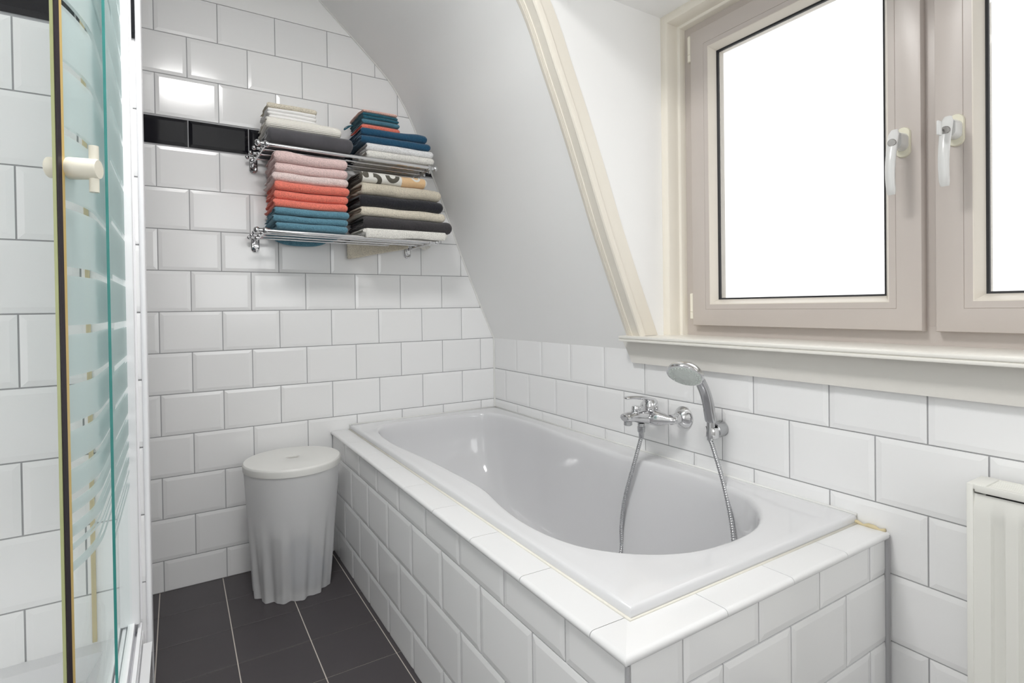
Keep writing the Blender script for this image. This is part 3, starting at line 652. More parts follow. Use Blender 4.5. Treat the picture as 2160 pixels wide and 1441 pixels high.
# ------------------------------------------------------------------ radiator
rd = empty('radiator', (-0.06, -2.3, 0.08), 'cream white panel radiator at the right under the windowsill', 'radiator')
RYa, RYb = -1.915, -2.75
mb = MB(); nfl = 0
yy = RYa-0.006; x0 = -0.098; V = []; cols = []
def prof_x(y):
    t = ((y-(RYa-0.034))/-0.038) % 1.0
    if y > RYa-0.030: return x0
    if t < 0.08: k = t/0.08
    elif t < 0.46: k = 1.0
    elif t < 0.56: k = (0.56-t)/0.10
    else: k = 0.0
    return x0+0.0065*k*k*(3-2*k)
ny = 440; zs = [0.085, 0.10, 0.125, 0.150, 0.60, 0.620, 0.636, 0.660]
for i in range(ny+1):
    y = RYa-0.010-(RYa-0.010-RYb)*i/ny
    for z in zs:
        k = 0 if z in (0.085, 0.10, 0.660, 0.636) else (0.5 if z in (0.125, 0.620) else 1)
        V.append((x0+(prof_x(y)-x0)*k + (0.004 if z in (0.085, 0.660) else 0), y, z))
m_ = len(zs); F = [(i*m_+k, i*m_+k+1, (i+1)*m_+k+1, (i+1)*m_+k) for i in range(ny) for k in range(m_-1)]
mb.add(V, F); mb.box(x0+0.008, x0+0.016, RYb, RYa-0.012, 0.09, 0.655); mb.build('panel', M['radiator'], rd, angle=50)
mb = MB(); mb.rbox(-0.100, -0.028, RYa-0.010, RYa, 0.085, 0.678, 0.0018); mb.rbox(-0.0992, -0.0288, RYa-0.028, RYa-0.0012, 0.668, 0.6785, 0.002); mb.rbox(-0.1005, -0.093, RYb, RYa-0.012, 0.664, 0.6775, 0.002); mb.rbox(-0.036, -0.0282, RYb, RYa-0.012, 0.664, 0.6775, 0.002)
mb.build('side_cover', M['radiator'], rd, angle=40)
mb = MB()
for k in range(8): mb.rbox(-0.0915+k*0.0072, -0.0915+k*0.0072+0.0046, RYb, RYa-0.028, 0.6715, 0.6765, 0.0008, 1)
mb.build('grille', M['radiator'], rd)
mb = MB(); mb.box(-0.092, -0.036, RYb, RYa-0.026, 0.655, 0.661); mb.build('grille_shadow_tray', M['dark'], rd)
mb = MB()
for q in (-2.0, -2.65):
    mb = MB(); mb.box(-0.03, -0.0035, q-0.012, q+0.012, 0.2, 0.6); mb.build('wall_bracket', M['radiator'], rd)
mb = MB(); mb.box(-0.042, -0.034, RYb, RYa-0.02, 0.09, 0.65); mb.build('rear_panel', M['radiator'], rd)

# ------------------------------------------------------------------ shower
tr = empty('shower_tray', (-1.9, -1.3, 0), 'raised white quadrant shower tray at the left', 'shower tray')
def tray_outline(x1, R, yb=YP-0.001, xl=XL+0.001, ce=(-1.865, -1.18)):
    pts = [(xl, yb), (x1, yb)]
    for i in range(17):
        a = -PI/2*i/16; pts.append((ce[0]+(x1-ce[0])*math.cos(a), ce[1]+(x1-ce[0])*math.sin(a)))
    pts.append((xl, ce[1]-(x1-ce[0]))); return pts
def prism(mb, rings):
    n = len(rings[0]); V = [q for r in rings for q in r]; F = []
    for i in range(len(rings)-1):
        for k in range(n): F.append((i*n+k, i*n+(k+1) % n, (i+1)*n+(k+1) % n, (i+1)*n+k))
    F.append(tuple(range(n))); F.append(tuple((len(rings)-1)*n+k for k in range(n))); mb.add(V, F)
mb = MB(); o1 = tray_outline(-1.405, 0); o2 = tray_outline(-1.408, 0); o3 = tray_outline(-1.475, 0, YP-0.045); o4 = tray_outline(-1.50, 0, YP-0.07)
prism(mb, [[(x, y, 0.0) for x, y in o1], [(x, y, 0.302) for x, y in o1], [(x, y, 0.306) for x, y in o2], [(x, y, 0.306) for x, y in o3], [(x, y, 0.27) for x, y in o4]])
mb.build('basin', M['acrylic'], tr, angle=40)
mb = MB()
def arc_strip(mb, xa, xb, z0, z1, y_start, ang0=0.0, ang1=-PI/2, ce=(-1.865, -1.18), n=20, tail=None):
    """vertical-sided curved strip between radii; straight along y from y_start then the quadrant"""
    line = []
    if y_start is not None: line.append((0, y_start))
    P = []
    if y_start is not None: P.append((xa, xb, y_start, y_start))
    for i in range(n+1):
        a = ang0+(ang1-ang0)*i/n
        ra, rb = xa-ce[0], xb-ce[0]
        P.append((ce[0]+ra*math.cos(a), ce[0]+rb*math.cos(a), ce[1]+ra*math.sin(a), ce[1]+rb*math.sin(a)))
    V = []
    for (x1, x2, y1, y2) in P: V += [(x1, y1, z0), (x1, y1, z1), (x2, y2, z1), (x2, y2, z0)]
    F = []
    for i in range(len(P)-1):
        a, b = 4*i, 4*i+4
        for k in range(4): F.append((a+k, a+(k+1) % 4, b+(k+1) % 4, b+k))
    F += [(0, 1, 2, 3), tuple(4*(len(P)-1)+k for k in (3, 2, 1, 0))]; mb.add(V, F)
arc_strip(mb, -1.4045, -1.3885, 0.0, 0.309, -0.935)
mb.build('skirt', M['acrylic'], tr, angle=35)
sc = empty('shower_screen', (-1.427, -1.04, 0.306), 'fixed frosted glass shower screen with clear stripes, joined to the partition by a white profile', 'shower screen')
ZT = 2.16
mb = MB(); mb.rbox(-1.447, -1.411, YP-0.030, YP-0.001, 0.335, ZT, 0.003); mb.box(-1.411, -1.4075, YP-0.008, YP-0.001, 0.335, ZT); mb.build('wall_profile', M['profile'], sc, angle=35)
mb = MB(); mb.box(-1.4290, -1.4250, -1.215, YP-0.02, 0.336, ZT); gp = mb.build('glass_panel', M['frosted'], sc)
mb = MB(); mb.box(-1.4290, -1.4250, -1.2180, -1.2152, 0.336, ZT); mb.build('glass_edge', M['glass_edge'], sc)
mb = MB()
for a, b, z in ((-1.452, -1.446, 0.337), (-1.4425, -1.436, 0.331), (-1.4325, -1.421, 0.340), (-1.4155, -1.409, 0.326)): arc_strip(mb, a, b, 0.306, z, YP-0.004)
mb.build('bottom_rail', M['profile'], sc, angle=35)
mb = MB(); arc_strip(mb, -1.455, -1.415, ZT, ZT+0.035, YP-0.004); mb.build('top_rail', M['profile'], sc, angle=35)
sd = empty('shower_door', (-1.46, -1.2, 0.34), 'curved frosted sliding shower door with clear stripes and a brass coloured edge, slid open', 'shower door')
CE = (-1.865, -1.18)
def ang(y, R=0.42): return math.asin((y-CE[1])/R)
a_end = ang(-1.3205)
mb = MB(); arc_strip(mb, -1.448, -1.4425, 0.345, ZT-0.005, -0.96, 0.0, a_end, n=14); mb.build('glass_panel', M['frosted'], sd, angle=30)
def seg(a0, a1, xa, xb, m, nm):
    mb = MB(); arc_strip(mb, xa, xb, 0.345, ZT-0.005, None, a0, a1, n=2); return mb.build(nm, m, sd)
def a_at(deg_mm): return a_end-deg_mm/0.42
seg(a_at(0), a_at(0.0062), -1.4485, -1.442, M['brass'], 'edge_seal')
seg(a_at(0.0062), a_at(0.0150), -1.4485, -1.442, M['seal_dark'], 'magnet_strip')
seg(a_at(0.0150), a_at(0.0163), -1.4485, -1.4445, M['fringe_green'], 'edge_fringe')  # lens colour fringe along the door edge, built as a thin strip
ka = ang(-1.310); kn = Vector((math.cos(ka), math.sin(ka), 0)); kp = Vector((CE[0], CE[1], 1.224))+kn*0.4225
mb = MB(); mb.lathe(kp, kn, [(0, 0.0155), (0.002, 0.016), (0.036, 0.0150), (0.0385, 0.0135)], 36)
mb.tube([kp+kn*0.032+Vector((0, 0, -0.034)), kp+kn*0.032+Vector((0, 0, 0.034))], 0.0062, 16)
mb.build('door_knob', M['knob'], sd, angle=35)
# inner knob seen beyond the edge
mb = MB(); mb.lathe(kp-kn*0.006, -kn, [(0, 0.0155), (0.018, 0.0150), (0.020, 0.013)], 24); mb.build('inner_knob', M['knob'], sd, angle=35)

# ------------------------------------------------------------------ laundry bin
BCX, BCY = -0.985, -0.205
bn = empty('laundry_bin', (BCX, BCY, 0), 'translucent white plastic laundry bin with a fluted base, between wall and bath', 'laundry bin')
HB = 0.462
def bin_r(z, a):
    t = z/HB; R = 0.127+0.037*t**0.85
    amp = 0.0075*max(0, 1-t/0.62)**0.8 + 0.0
    return R+amp*(math.cos(13*a+1.0)+0.35*math.cos(26*a))
def bin_shell(r_off, z0, z1, nz=40, n=180):
    R = []
    for j in range(nz+1):
        z = z0+(z1-z0)*j/nz
        R.append([(BCX+bin_center(z)[0]+(bin_r(z, 2*PI*k/n)+r_off)*math.cos(2*PI*k/n), BCY+bin_center(z)[1]+(bin_r(z, 2*PI*k/n)+r_off)*math.sin(2*PI*k/n), z) for k in range(n)])
    return R
def bin_center(z): return (0.006*z/HB, -0.006*z/HB)
Rg = bin_shell(0, 0.002, HB); n = 180
V = [q for r in Rg for q in r]; F = []
for i in range(len(Rg)-1):
    for k in range(n): F.append((i*n+k, i*n+(k+1) % n, (i+1)*n+(k+1) % n, (i+1)*n+k))
F.append(tuple(range(n)))
link_mesh('container', V, F, M['bin'], bn, angle=50)
mb = MB(); lc = (BCX+0.006, BCY-0.006, HB)
mb.lathe(lc, (0, 0, 1), [(-0.018, 0.1645), (-0.017, 0.1660), (0.002, 0.1672), (0.006, 0.1665), (0.010, 0.163), (0.0125, 0.10), (0.0135, 0.026), (0.0125, 0.0235), (0.006, 0.022)], 96); lid_ = mb.build('lid', M['bin_lid'], bn, angle=40)
mb = MB(); mb.lathe((lc[0], lc[1], lc[2]+0.0063), (0, 0, 1), [(0, 0.0225), (0.0005, 0.0225)], 40); mb.build('finger_hole', M['bin_recess'], lid_)
def heap(name, cx, cy, cz, rx, ry, rz, m, seed, label):
    mb = MB(); mb.sphere((0, 0, 0), 1, 48); V = []
    for q in mb.v:
        d = q.normalized(); nn = 0.16*noise.noise(d*2.2+Vector((seed, 0, 0)))+0.06*noise.noise(d*6+Vector((0, seed, 0)))
        r = 1+nn*2; V.append(Vector((cx+d.x*rx*r, cy+d.y*ry*r, max(0.008, cz+d.z*rz*r))))
    mb.v = V; o = mb.build(name, m, smooth=True); tag(o, label, 'clothing'); return o
heap('crumpled_garment', BCX-0.068, BCY-0.020, 0.085, 0.040, 0.068, 0.100, M['laundry2'], 3, 'dark crumpled garment at the left inside the translucent laundry bin')
heap('crumpled_towel', BCX+0.038, BCY-0.050, 0.065, 0.062, 0.044, 0.070, M['laundry'], 7, 'dark blue crumpled cloth at the bottom of the translucent laundry bin')
heap('crumpled_cloth', BCX+0.030, BCY+0.050, 0.070, 0.060, 0.042, 0.075, M['laundry'], 11, 'dark blue crumpled cloth at the back of the translucent laundry bin')

# ------------------------------------------------------------------ towel racks
def rack(label, fl_, fr_, wl, wr_, z_nudge=0):
    fl_, fr_, wl, wr_ = map(Vector, (fl_, fr_, wl, wr_))
    e = empty('towel_rack', (fl_+fr_)/2, label, 'towel rack', 'chrome towel racks on the tiled wall')
    n = 4
    for k in range(n):
        t = (k/(n-1))*0.94
        a, b = fl_.lerp(wl, t), fr_.lerp(wr_, t); r = 0.0078 if k == 0 else 0.0048
        ext = (b-a).normalized()*0.016; mb = MB(); mb.tube([a-ext, b+ext], r, 16)
        for q, sg in ((a, -1), (b, 1)):
            mb.lathe(q, ext*sg, [(-0.010, r), (-0.009, r*1.45), (-0.005, r*1.5), (0.004, r*1.35), (0.006, r)], 16)
            mb.sphere(q+ext*sg*1.55, r*1.5 if k == 0 else r*1.65, 14)
        mb.build('rail', M['chrome'], e, angle=50)
    for f_, w_ in ((fl_, wl), (fr_, wr_)):
        mb = MB(); d = (w_-f_)
        mb.tube([f_-d.normalized()*0.006-Vector((0, 0, 0.003)), w_-Vector((0, 0, 0.010)), Vector((w_.x, -0.004, w_.z-0.014))], [(0.0065, 0.0032)]*3, 12, up=(0, 0, 1)); mb.build('bracket_arm', M['chrome'], e, angle=50)
        mb = MB(); V = []
        for x_, s_ in ((-0.003, 1.0), (-0.008, 1.0), (-0.011, 0.82), (-0.0095, 0.74), (-0.0095, 0.5), (-0.016, 0.42)):
            for i in range(32):
                a = 2*PI*i/32; V.append((w_.x+math.cos(a)*0.0145*s_, x_, w_.z-0.016+math.sin(a)*0.0145*s_+(0.021 if math.sin(a) > 0 else -0.021)*s_))
        F = [(i*32+k, i*32+(k+1) % 32, (i+1)*32+(k+1) % 32, (i+1)*32+k) for i in range(5) for k in range(32)]+[tuple(range(32)), tuple(5*32+k for k in range(32))]
        mb.add(V, F); mb.build('wall_plate', M['chrome'], e, angle=40)
    return e
rack('upper chrome towel rack, mounted over the black tile band', (-1.055, -0.232, 1.603), (-0.430, -0.232, 1.594), (-1.070, -0.02, 1.597), (-0.424, -0.02, 1.597))
rack('lower chrome towel rack, carrying the pink, coral and beige towel stacks', (-1.064, -0.230, 1.296), (-0.428, -0.230, 1.288), (-1.068, -0.02, 1.291), (-0.446, -0.02, 1.287))

# ------------------------------------------------------------------ towels
M['t_blue'] = terry('petrol_blue_terry', (0.125, 0.28, 0.365))
M['t_coral'] = terry('coral_terry', (0.86, 0.225, 0.165), 0.08)
M['t_pink'] = terry('pale_pink_terry', (0.81, 0.605, 0.585), 0.05)
M['t_pink2'] = terry('palest_pink_terry', (0.83, 0.675, 0.65), 0.05)
M['t_white'] = terry('white_terry', (0.82, 0.80, 0.755), 0.03)
M['t_bright'] = terry('bright_white_terry', (0.84, 0.84, 0.85), 0.02)
M['t_cream'] = terry('cream_terry', (0.74, 0.68, 0.565), 0.06)
M['t_beige'] = terry('beige_terry', (0.65, 0.59, 0.48), 0.06)
M['t_black'] = terry('charcoal_black_terry', (0.022, 0.022, 0.028), 0.35)
M['t_grey'] = terry('dark_grey_terry', (0.052, 0.048, 0.052), 0.25)
M['t_velour'] = mat('dark_grey_velour', (0.065, 0.062, 0.070), 0.9, bump=[(60, 0.3, 0.002)], var=0.45, sheen=0.4)
M['t_navy'] = terry('navy_teal_terry', (0.018, 0.085, 0.165), 0.15)
M['t_teal'] = terry('dark_teal_terry', (0.020, 0.115, 0.165), 0.25)
M['t_steel'] = terry('steel_blue_terry', (0.075, 0.20, 0.27), 0.25)
M['t_peach'] = terry('peach_terry', (0.80, 0.50, 0.43), 0.12)
def ribbed(name, col, scale, strength, dirx):
    m = mat(name, col, 0.9, sheen=0.2, spec=0.15); nt = m.node_tree; p_ = nt.nodes['Principled BSDF']; N, L_ = nt.nodes.new, nt.links.new
    tc = N('ShaderNodeTexCoord'); wv = N('ShaderNodeTexWave'); wv.bands_direction = 'Z'; wv.inputs['Scale'].default_value = scale
    wx = N('ShaderNodeTexWave'); wx.bands_direction = 'X'; wx.inputs['Scale'].default_value = dirx
    L_(tc.outputs['Object'], wv.inputs[0]); L_(tc.outputs['Object'], wx.inputs[0])
    mu = N('ShaderNodeMath'); mu.operation = 'MULTIPLY'; L_(wv.outputs['Fac'], mu.inputs[0]); L_(wx.outputs['Fac'], mu.inputs[1])
    ad = N('ShaderNodeMath'); ad.operation = 'ADD'; L_(mu.outputs[0], ad.inputs[0]); L_(wv.outputs['Fac'], ad.inputs[1])
    b = N('ShaderNodeBump'); b.inputs['Strength'].default_value = strength; b.inputs['Distance'].default_value = 0.003; L_(ad.outputs[0], b.inputs['Height']); L_(b.outputs[0], p_.inputs['Normal'])
    return m
M['t_ribbed'] = ribbed('ivory_ribbed_cotton', (0.82, 0.79, 0.73), 62, 0.35, 70)
M['t_waffle'] = ribbed('white_waffle_cotton', (0.86, 0.85, 0.84), 48, 0.3, 75)
def patterned():
    m = mat('patterned_terry', (0.8, 0.78, 0.72), 0.95, bump=[(420, 0.9, 0.003)], sheen=0.2, spec=0.15); nt = m.node_tree; p_ = nt.nodes['Principled BSDF']; N, L_ = nt.nodes.new, nt.links.new
    tc = N('ShaderNodeTexCoord'); sp = N('ShaderNodeSeparateXYZ'); L_(tc.outputs['Object'], sp.inputs[0])
    def math_(op, a, b=None, c=None):
        n = N('ShaderNodeMath'); n.operation = op
        for i, q in enumerate((a, b, c)):
            if q is None: continue
            if isinstance(q, (int, float)): n.inputs[i].default_value = q
            else: L_(q, n.inputs[i])
        return n.outputs[0]
    def dist(cx, cz, kz=1.0):
        dx = math_('SUBTRACT', sp.outputs['X'], cx); dz = math_('MULTIPLY', math_('SUBTRACT', sp.outputs['Z'], cz), kz)
        return math_('SQRT', math_('ADD', math_('MULTIPLY', dx, dx), math_('MULTIPLY', dz, dz)))
    def annulus(cx, cz, r0, r1): d = dist(cx, cz); return math_('MULTIPLY', math_('GREATER_THAN', d, r0), math_('LESS_THAN', d, r1))
    dark = math_('MULTIPLY', annulus(-0.668, 1.513, 0.013, 0.031), math_('GREATER_THAN', sp.outputs['X'], -0.672))
    dark = math_('MAXIMUM', dark, math_('MULTIPLY', annulus(-0.594, 1.540, 0.012, 0.029), math_('LESS_THAN', sp.outputs['Z'], 1.541)))
    dark = math_('MAXIMUM', dark, math_('MULTIPLY', annulus(-0.700, 1.535, 0.0, 0.014), math_('LESS_THAN', sp.outputs['X'], -0.690)))
    dark = math_('MAXIMUM', dark, math_('LESS_THAN', sp.outputs['X'], -0.714))
    tan = math_('GREATER_THAN', sp.outputs['X'], -0.556); ringw = annulus(-0.494, 1.545, 0.011, 0.019)
    tan = math_('MULTIPLY', tan, math_('SUBTRACT', 1.0, ringw)); tan = math_('MULTIPLY', tan, math_('LESS_THAN', sp.outputs['X'], -0.455))
    m1 = N('ShaderNodeMix'); m1.data_type = 'RGBA'; m1.inputs[6].default_value = (0.80, 0.78, 0.73, 1); m1.inputs[7].default_value = (0.78, 0.53, 0.30, 1); L_(tan, m1.inputs[0])
    m2 = N('ShaderNodeMix'); m2.data_type = 'RGBA'; m2.inputs[7].default_value = (0.115, 0.105, 0.085, 1); L_(dark, m2.inputs[0]); L_(m1.outputs[2], m2.inputs[6])
    L_(m2.outputs[2], p_.inputs['Base Color']); return m
M['t_pattern'] = patterned()

def towel(name, label, group, m, x0, x1, yb, yf, z0, z1, layers=2, seed=1, zr=1.3, amp=0.004, bulge=0.0, skew=0.0, fuzz=0.0007, endr=0.010, zslope=0.0, cat='towel', hump=None):
    """folded towel: nested fabric loops, folded edge to the front; zslope = rise per metre along x; hump=(x, width, height)"""
    th = z1-z0; rnd = random.Random(seed*7+3)
    V = []; F = []
    Mx = max(12, int((x1-x0)/0.0045))
    nl = layers
    t = th/(2*nl)*0.985
    for L_ in range(nl):
        half = th/2-L_*t; rc = half-t/2                      # centreline half height
        fr_ = yf+L_*t*1.1
        pts = []
        back = yb-rnd.uniform(0, 0.008)
        nseg = 14
        for i in range(nseg): pts.append((back+(fr_+rc*1.0-back)*i/nseg, rc))
        for i in range(9): a = PI/2+PI*i/8; pts.append((fr_+rc+rc*math.cos(a)*1.0, rc*math.sin(a)))
        for i in range(1, nseg+1): pts.append((fr_+rc+(back-fr_-rc)*i/nseg, -rc))
        # outline of the ribbon
        n = len(pts); O = []; I = []
        for i, p_ in enumerate(pts):
            a, b = pts[max(i-1, 0)], pts[min(i+1, n-1)]; tx, tz = b[0]-a[0], b[1]-a[1]; l = math.hypot(tx, tz) or 1
            nx, nz = tz/l, -tx/l; hh = t*0.49
            O.append((p_[0], p_[1], nx*hh, nz*hh))
        loop = [(q[0], q[1], -q[2], -q[3]) for q in O]+[(q[0], q[1], q[2], q[3]) for q in reversed(O)]
        nl_ = len(loop); base = len(V)
        xa = x0+(0.0 if L_ == 0 else rnd.uniform(0.001, 0.007)); xb = x1-(0.0 if L_ == 0 else rnd.uniform(0.001, 0.010))
        for j in range(Mx+1):
            u = j/Mx; x = xa+(xb-xa)*u
            de = min(x-xa, xb-x); k = 1.0
            er = min(endr, t*1.2)
            if de < er: k = 0.25+0.75*math.sqrt(max(0, 1-(1-de/er)**2))
            # right end rolls round as a thick fold
            de2 = min((xb-x), (x-xa)*2.2); rr_ = th*0.55; k2 = 1.0
            if de2 < rr_: k2 = 0.70+0.30*math.sqrt(max(0, 1-(1-de2/rr_)**2))
            for (yy, zz, ox, oz) in loop:
                yv = yy+ox*k; zv = (zz+oz*k)*k2
                y = yv+skew*(u-0.5)*0.02
                frac = (zv/th+0.5)
                hw = min(1.0, max(0.0, (z0-zr)/0.10+frac*th/0.10))
                wob = amp*hw*noise.noise(Vector((x*7, y*5, seed//100*3.1)))
                own = 0.0018*noise.noise(Vector((x*16, y*12, seed*1.7)))
                z = z0+th/2+zv+wob*1.6+own*(2*frac-1 if frac > 0.5 else 0)
                z += zslope*(x-(x0+x1)/2)
                if hump: z += hump[2]*math.exp(-((x-hump[0])/hump[1])**2)*frac
                if bulge: z += bulge*math.sin(PI*u)*frac
                y += 0.003*noise.noise(Vector((x*9, zv*40, seed*2.3)))
                dn = Vector((x*260, y*260, z*260)); fz = fuzz*noise.noise(dn)
                wl = max(0.0, 1-(x-xa)/0.05); xx = x+wl*(0.007*noise.noise(Vector((y*22, z*70, seed+L_*5.3)))-0.003*L_*noise.noise(Vector((seed*3.3, L_, 1)))); y += 0.004*wl*noise.noise(Vector((z*90, seed*1.1, L_)))
                V.append((xx+fz, y+fz, z+fz*0.7))
        for j in range(Mx):
            for k in range(nl_): F.append((base+j*nl_+k, base+j*nl_+(k+1) % nl_, base+(j+1)*nl_+(k+1) % nl_, base+(j+1)*nl_+k))
        # end caps as strips
        h = nl_//2
        for j in (0, Mx):
            for k in range(h-1): F.append((base+j*nl_+k, base+j*nl_+k+1, base+j*nl_+nl_-2-k, base+j*nl_+nl_-1-k))
    o = link_mesh(name, V, F, m, smooth=True); tag(o, label, cat, group); return o

G1 = 'folded towels stacked at the left of the lower rack'; G2 = 'folded towels stacked at the right of the lower rack'
G3 = 'folded cloths at the left of the upper rack'; G4 = 'folded towels at the right of the upper rack'
ZR = 1.3025; A, B = -1.030, -0.770
edges = [1.3025, 1.328, 1.354, 1.380, 1.409, 1.441, 1.473, 1.506, 1.541, 1.578]
specs = [('t_blue', 'petrol blue folded towel lying directly on the lower rack', 2), ('t_blue', 'petrol blue folded towel, middle of the three blue ones', 2), ('t_blue', 'petrol blue folded towel touching the coral towels above it', 2),
         ('t_coral', 'coral folded towel resting on the blue towels', 2), ('t_coral', 'coral folded towel, middle of the three coral ones', 2), ('t_coral', 'coral folded towel directly under the pink towels', 2),
         ('t_pink2', 'palest pink folded towel directly on the coral towels', 2), ('t_pink', 'pale pink folded towel, middle of the three pink ones', 2), ('t_pink', 'plump pale pink folded towel topping the stack on the lower rack', 2)]
xo = [(0.004, -0.003), (-0.006, -0.002), (0.0, 0.002), (-0.004, -0.003), (0.0, 0.0), (0.002, 0.004), (-0.004, 0.001), (0.003, 0.0), (0.0, -0.002)]
for i, (mk, lb, ly) in enumerate(specs):
    towel('folded_towel', lb, G1, M[mk], A+xo[i][0], B+xo[i][1], -0.018, -0.242+0.004*math.sin(i*2.1), edges[i]+0.0004, edges[i+1]-0.0004, ly, 101+i, ZR, 0.004, zslope=-0.012 if i else -0.008, hump=(-0.98, 0.05, 0.006) if i == 8 else None)
ft = MB(); V = []
for i in range(25):
    for j in range(7):
        u, v2 = i/24, j/6; x = -1.010+0.215*u; dz = 0.040*(1-0.6*abs(2*u-1)**3)
        V.append((x, -0.026-0.004*math.sin(v2*3)+0.002*noise.noise(Vector((x*20, v2*3, 4))), 1.307-dz*v2))
F = [(i*7+j, i*7+j+1, (i+1)*7+j+1, (i+1)*7+j) for i in range(24) for j in range(6)]
def slab_cloth(name, V, F, m, parent, t=0.006):
    me_o = link_mesh(name, V, F, m, parent, smooth=True); md = me_o.modifiers.new('thickness', 'SOLIDIFY'); md.thickness = t; md.offset = 0
    md2 = me_o.modifiers.new('round', 'SUBSURF'); md2.levels = 1; md2.render_levels = 1; return me_o
blue0 = [o for o in C.objects if o.get('label') == specs[0][1]][0]
slab_cloth('hanging_flap', V, F, M['t_blue'], blue0)

z_ = [1.3015, 1.326, 1.374, 1.411, 1.458, 1.505, 1.548]
sp2 = [('t_white', -0.716, -0.362, 'white folded bath towel lying directly on the lower rack, one corner hanging through the rails', 2),
       ('t_grey', -0.712, -0.336, 'thick dark grey folded towel directly on the white towel', 2),
       ('t_cream', -0.722, -0.366, 'cream folded towel squeezed between the dark grey and the black towel', 2),
       ('t_black', -0.724, -0.376, 'charcoal black folded towel under the beige towel', 2),
       ('t_beige', -0.718, -0.385, 'beige folded towel under the patterned one', 2),
       ('t_pattern', -0.722, -0.447, 'white folded towel with dark grey curls and a peach end', 2)]
for i, (mk, a, b, lb, ly) in enumerate(sp2):
    towel('folded_towel', lb, G2, M[mk], a, b, -0.018, -0.240 if i else -0.250, z_[i]+0.0004, z_[i+1]-0.0004, ly, 201+i, ZR, 0.004, zslope=(-0.02 if i == 1 else -0.004 if i == 0 else -0.02), hump=(-0.352, 0.02, 0.004) if i == 1 else None)
white0 = [o for o in C.objects if o.get('label') == sp2[0][3]][0]
V = []
low = [(-0.722, 1.222), (-0.70, 1.224), (-0.66, 1.232), (-0.60, 1.247), (-0.54, 1.259), (-0.48, 1.270), (-0.455, 1.278)]
def lowz(x):
    for (a, za), (b, zb) in zip(low[:-1], low[1:]):
        if a <= x <= b: return za+(zb-za)*(x-a)/(b-a)
    return low[-1][1]
for i in range(31):
    for j in range(9):
        u, v2 = i/30, j/8; x = -0.722+0.266*u; V.append((x, -0.036+0.008*math.sin(v2*2.5+u*3)-0.010*v2*math.sin(u*9), 1.306-(1.306-lowz(x))*v2))
F = [(i*9+j, i*9+j+1, (i+1)*9+j+1, (i+1)*9+j) for i in range(30) for j in range(8)]
slab_cloth('hanging_corner', V, F, M['t_cream'], white0, 0.005)
V = []
for i in range(31):
    for j in range(9):
        u, v2 = i/30, j/8; x = -0.708+0.338*u
        V.append((x, -0.2475-0.004*math.sin(v2*PI)-0.0015*noise.noise(Vector((x*14, v2*2, 3))), 1.325-(0.036+0.006*noise.noise(Vector((x*9, 0, 8)))-0.006*u)*v2))
F = [(i*9+j, i*9+j+1, (i+1)*9+j+1, (i+1)*9+j) for i in range(30) for j in range(8)]
slab_cloth('front_fold', V, F, M['t_white'], white0, 0.012)
V = []
for i in range(21):
    for j in range(7):
        u, v2 = i/20, j/6; x = -0.415+0.075*u; V.append((x, -0.03-0.15*v2*0.0-0.012*math.sin(u*5), 1.308-(0.018+0.016*math.sin(u*PI))*v2))
F = [(i*7+j, i*7+j+1, (i+1)*7+j+1, (i+1)*7+j) for i in range(20) for j in range(6)]
slab_cloth('drooping_end', V, F, M['t_white'], white0, 0.006)

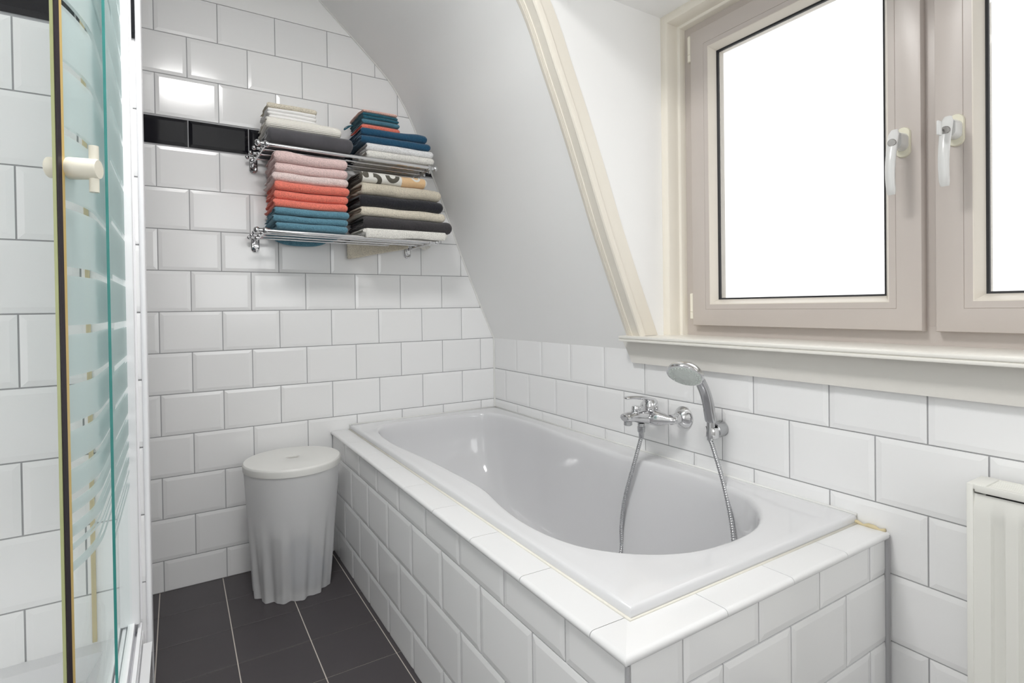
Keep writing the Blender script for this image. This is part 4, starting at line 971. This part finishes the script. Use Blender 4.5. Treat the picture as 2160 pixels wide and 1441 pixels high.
ZU = 1.610
towel('folded_towel', 'dark grey velour towel lying directly on the upper rack', G3, M['t_velour'], -1.050, -0.748, -0.018, -0.236, 1.6115, 1.665, 1, 301, ZU, 0.003, zslope=-0.012)
towel('folded_blanket', 'ivory ribbed cotton cloth folded on the dark grey towel', G3, M['t_ribbed'], -1.052, -0.788, -0.02, -0.226, 1.6655, 1.705, 2, 302, ZU, 0.003, zslope=-0.02, cat='cloth')
for i, (za, zb, mk, a, b, lb) in enumerate([(1.7055, 1.719, 't_waffle', -1.038, -0.876, 'thin white waffle cloth lying directly on the ribbed ivory cloth'), (1.7195, 1.732, 't_waffle', -1.040, -0.874, 'thin white waffle cloth, middle of the three at the upper left'),
        (1.7325, 1.745, 't_waffle', -1.046, -0.875, 'thin white waffle cloth directly under the cream cloth'), (1.7455, 1.764, 't_cream', -1.044, -0.872, 'small cream towel topping the white cloths on the upper rack')]):
    towel('folded_cloth', lb, G3, M[mk], a, b, -0.03, -0.205, za, zb, 1 if i < 3 else 2, 303+i, ZU, 0.003, zslope=-0.018, cat='cloth', fuzz=0.0004)
towel('folded_towel', 'white folded towel lying directly on the right of the upper rack', G4, M['t_white'], -0.694, -0.412, -0.018, -0.238, 1.6055, 1.634, 2, 401, ZU, 0.003, zslope=0.006)
towel('folded_towel', 'bright white folded towel directly under the navy blue towels', G4, M['t_bright'], -0.694, -0.414, -0.018, -0.234, 1.6345, 1.663, 2, 402, ZU, 0.003, zslope=0.004)
towel('folded_towel', 'navy blue folded towel directly on the white towels', G4, M['t_navy'], -0.714, -0.424, -0.018, -0.230, 1.6635, 1.693, 2, 403, ZU, 0.003, zslope=0.01)
towel('folded_towel', 'navy blue folded towel directly under the small coral cloth', G4, M['t_navy'], -0.712, -0.438, -0.018, -0.228, 1.6935, 1.722, 2, 404, ZU, 0.003, zslope=0.012, hump=(-0.475, 0.05, 0.006))
for i, (za, zb, mk, lb, ly) in enumerate([(1.722, 1.744, 't_coral', 'small coral folded washcloth on the navy towels', 2), (1.7445, 1.763, 't_steel', 'small steel blue folded washcloth on the coral one', 2),
        (1.7635, 1.775, 't_teal', 'small dark teal folded washcloth, lower of the two teal ones', 1), (1.7755, 1.789, 't_teal', 'small dark teal folded washcloth with a hanging loop, under the peach one', 2),
        (1.7895, 1.799, 't_peach', 'small peach folded washcloth topping the right stack of the upper rack', 1)]):
    t_ = towel('folded_washcloth', lb, G4, M[mk], -0.700+0.003*math.sin(i*3), -0.545-0.003*i, -0.03, -0.205+0.003*math.cos(i*2), za, zb, ly, 405+i, ZU, 0.003, zslope=0.0, cat='washcloth')
    if i == 3:
        mb = MB(); mb.tube(catmull([(-0.698, -0.06, 1.776), (-0.716, -0.06, 1.771), (-0.731, -0.062, 1.760), (-0.734, -0.066, 1.752), (-0.726, -0.068, 1.757), (-0.712, -0.068, 1.768), (-0.698, -0.068, 1.774)], 5), [(0.0012, 0.0035)]*31, 8)
        mb.build('hanging_loop', M['t_teal'], t_, smooth=True)
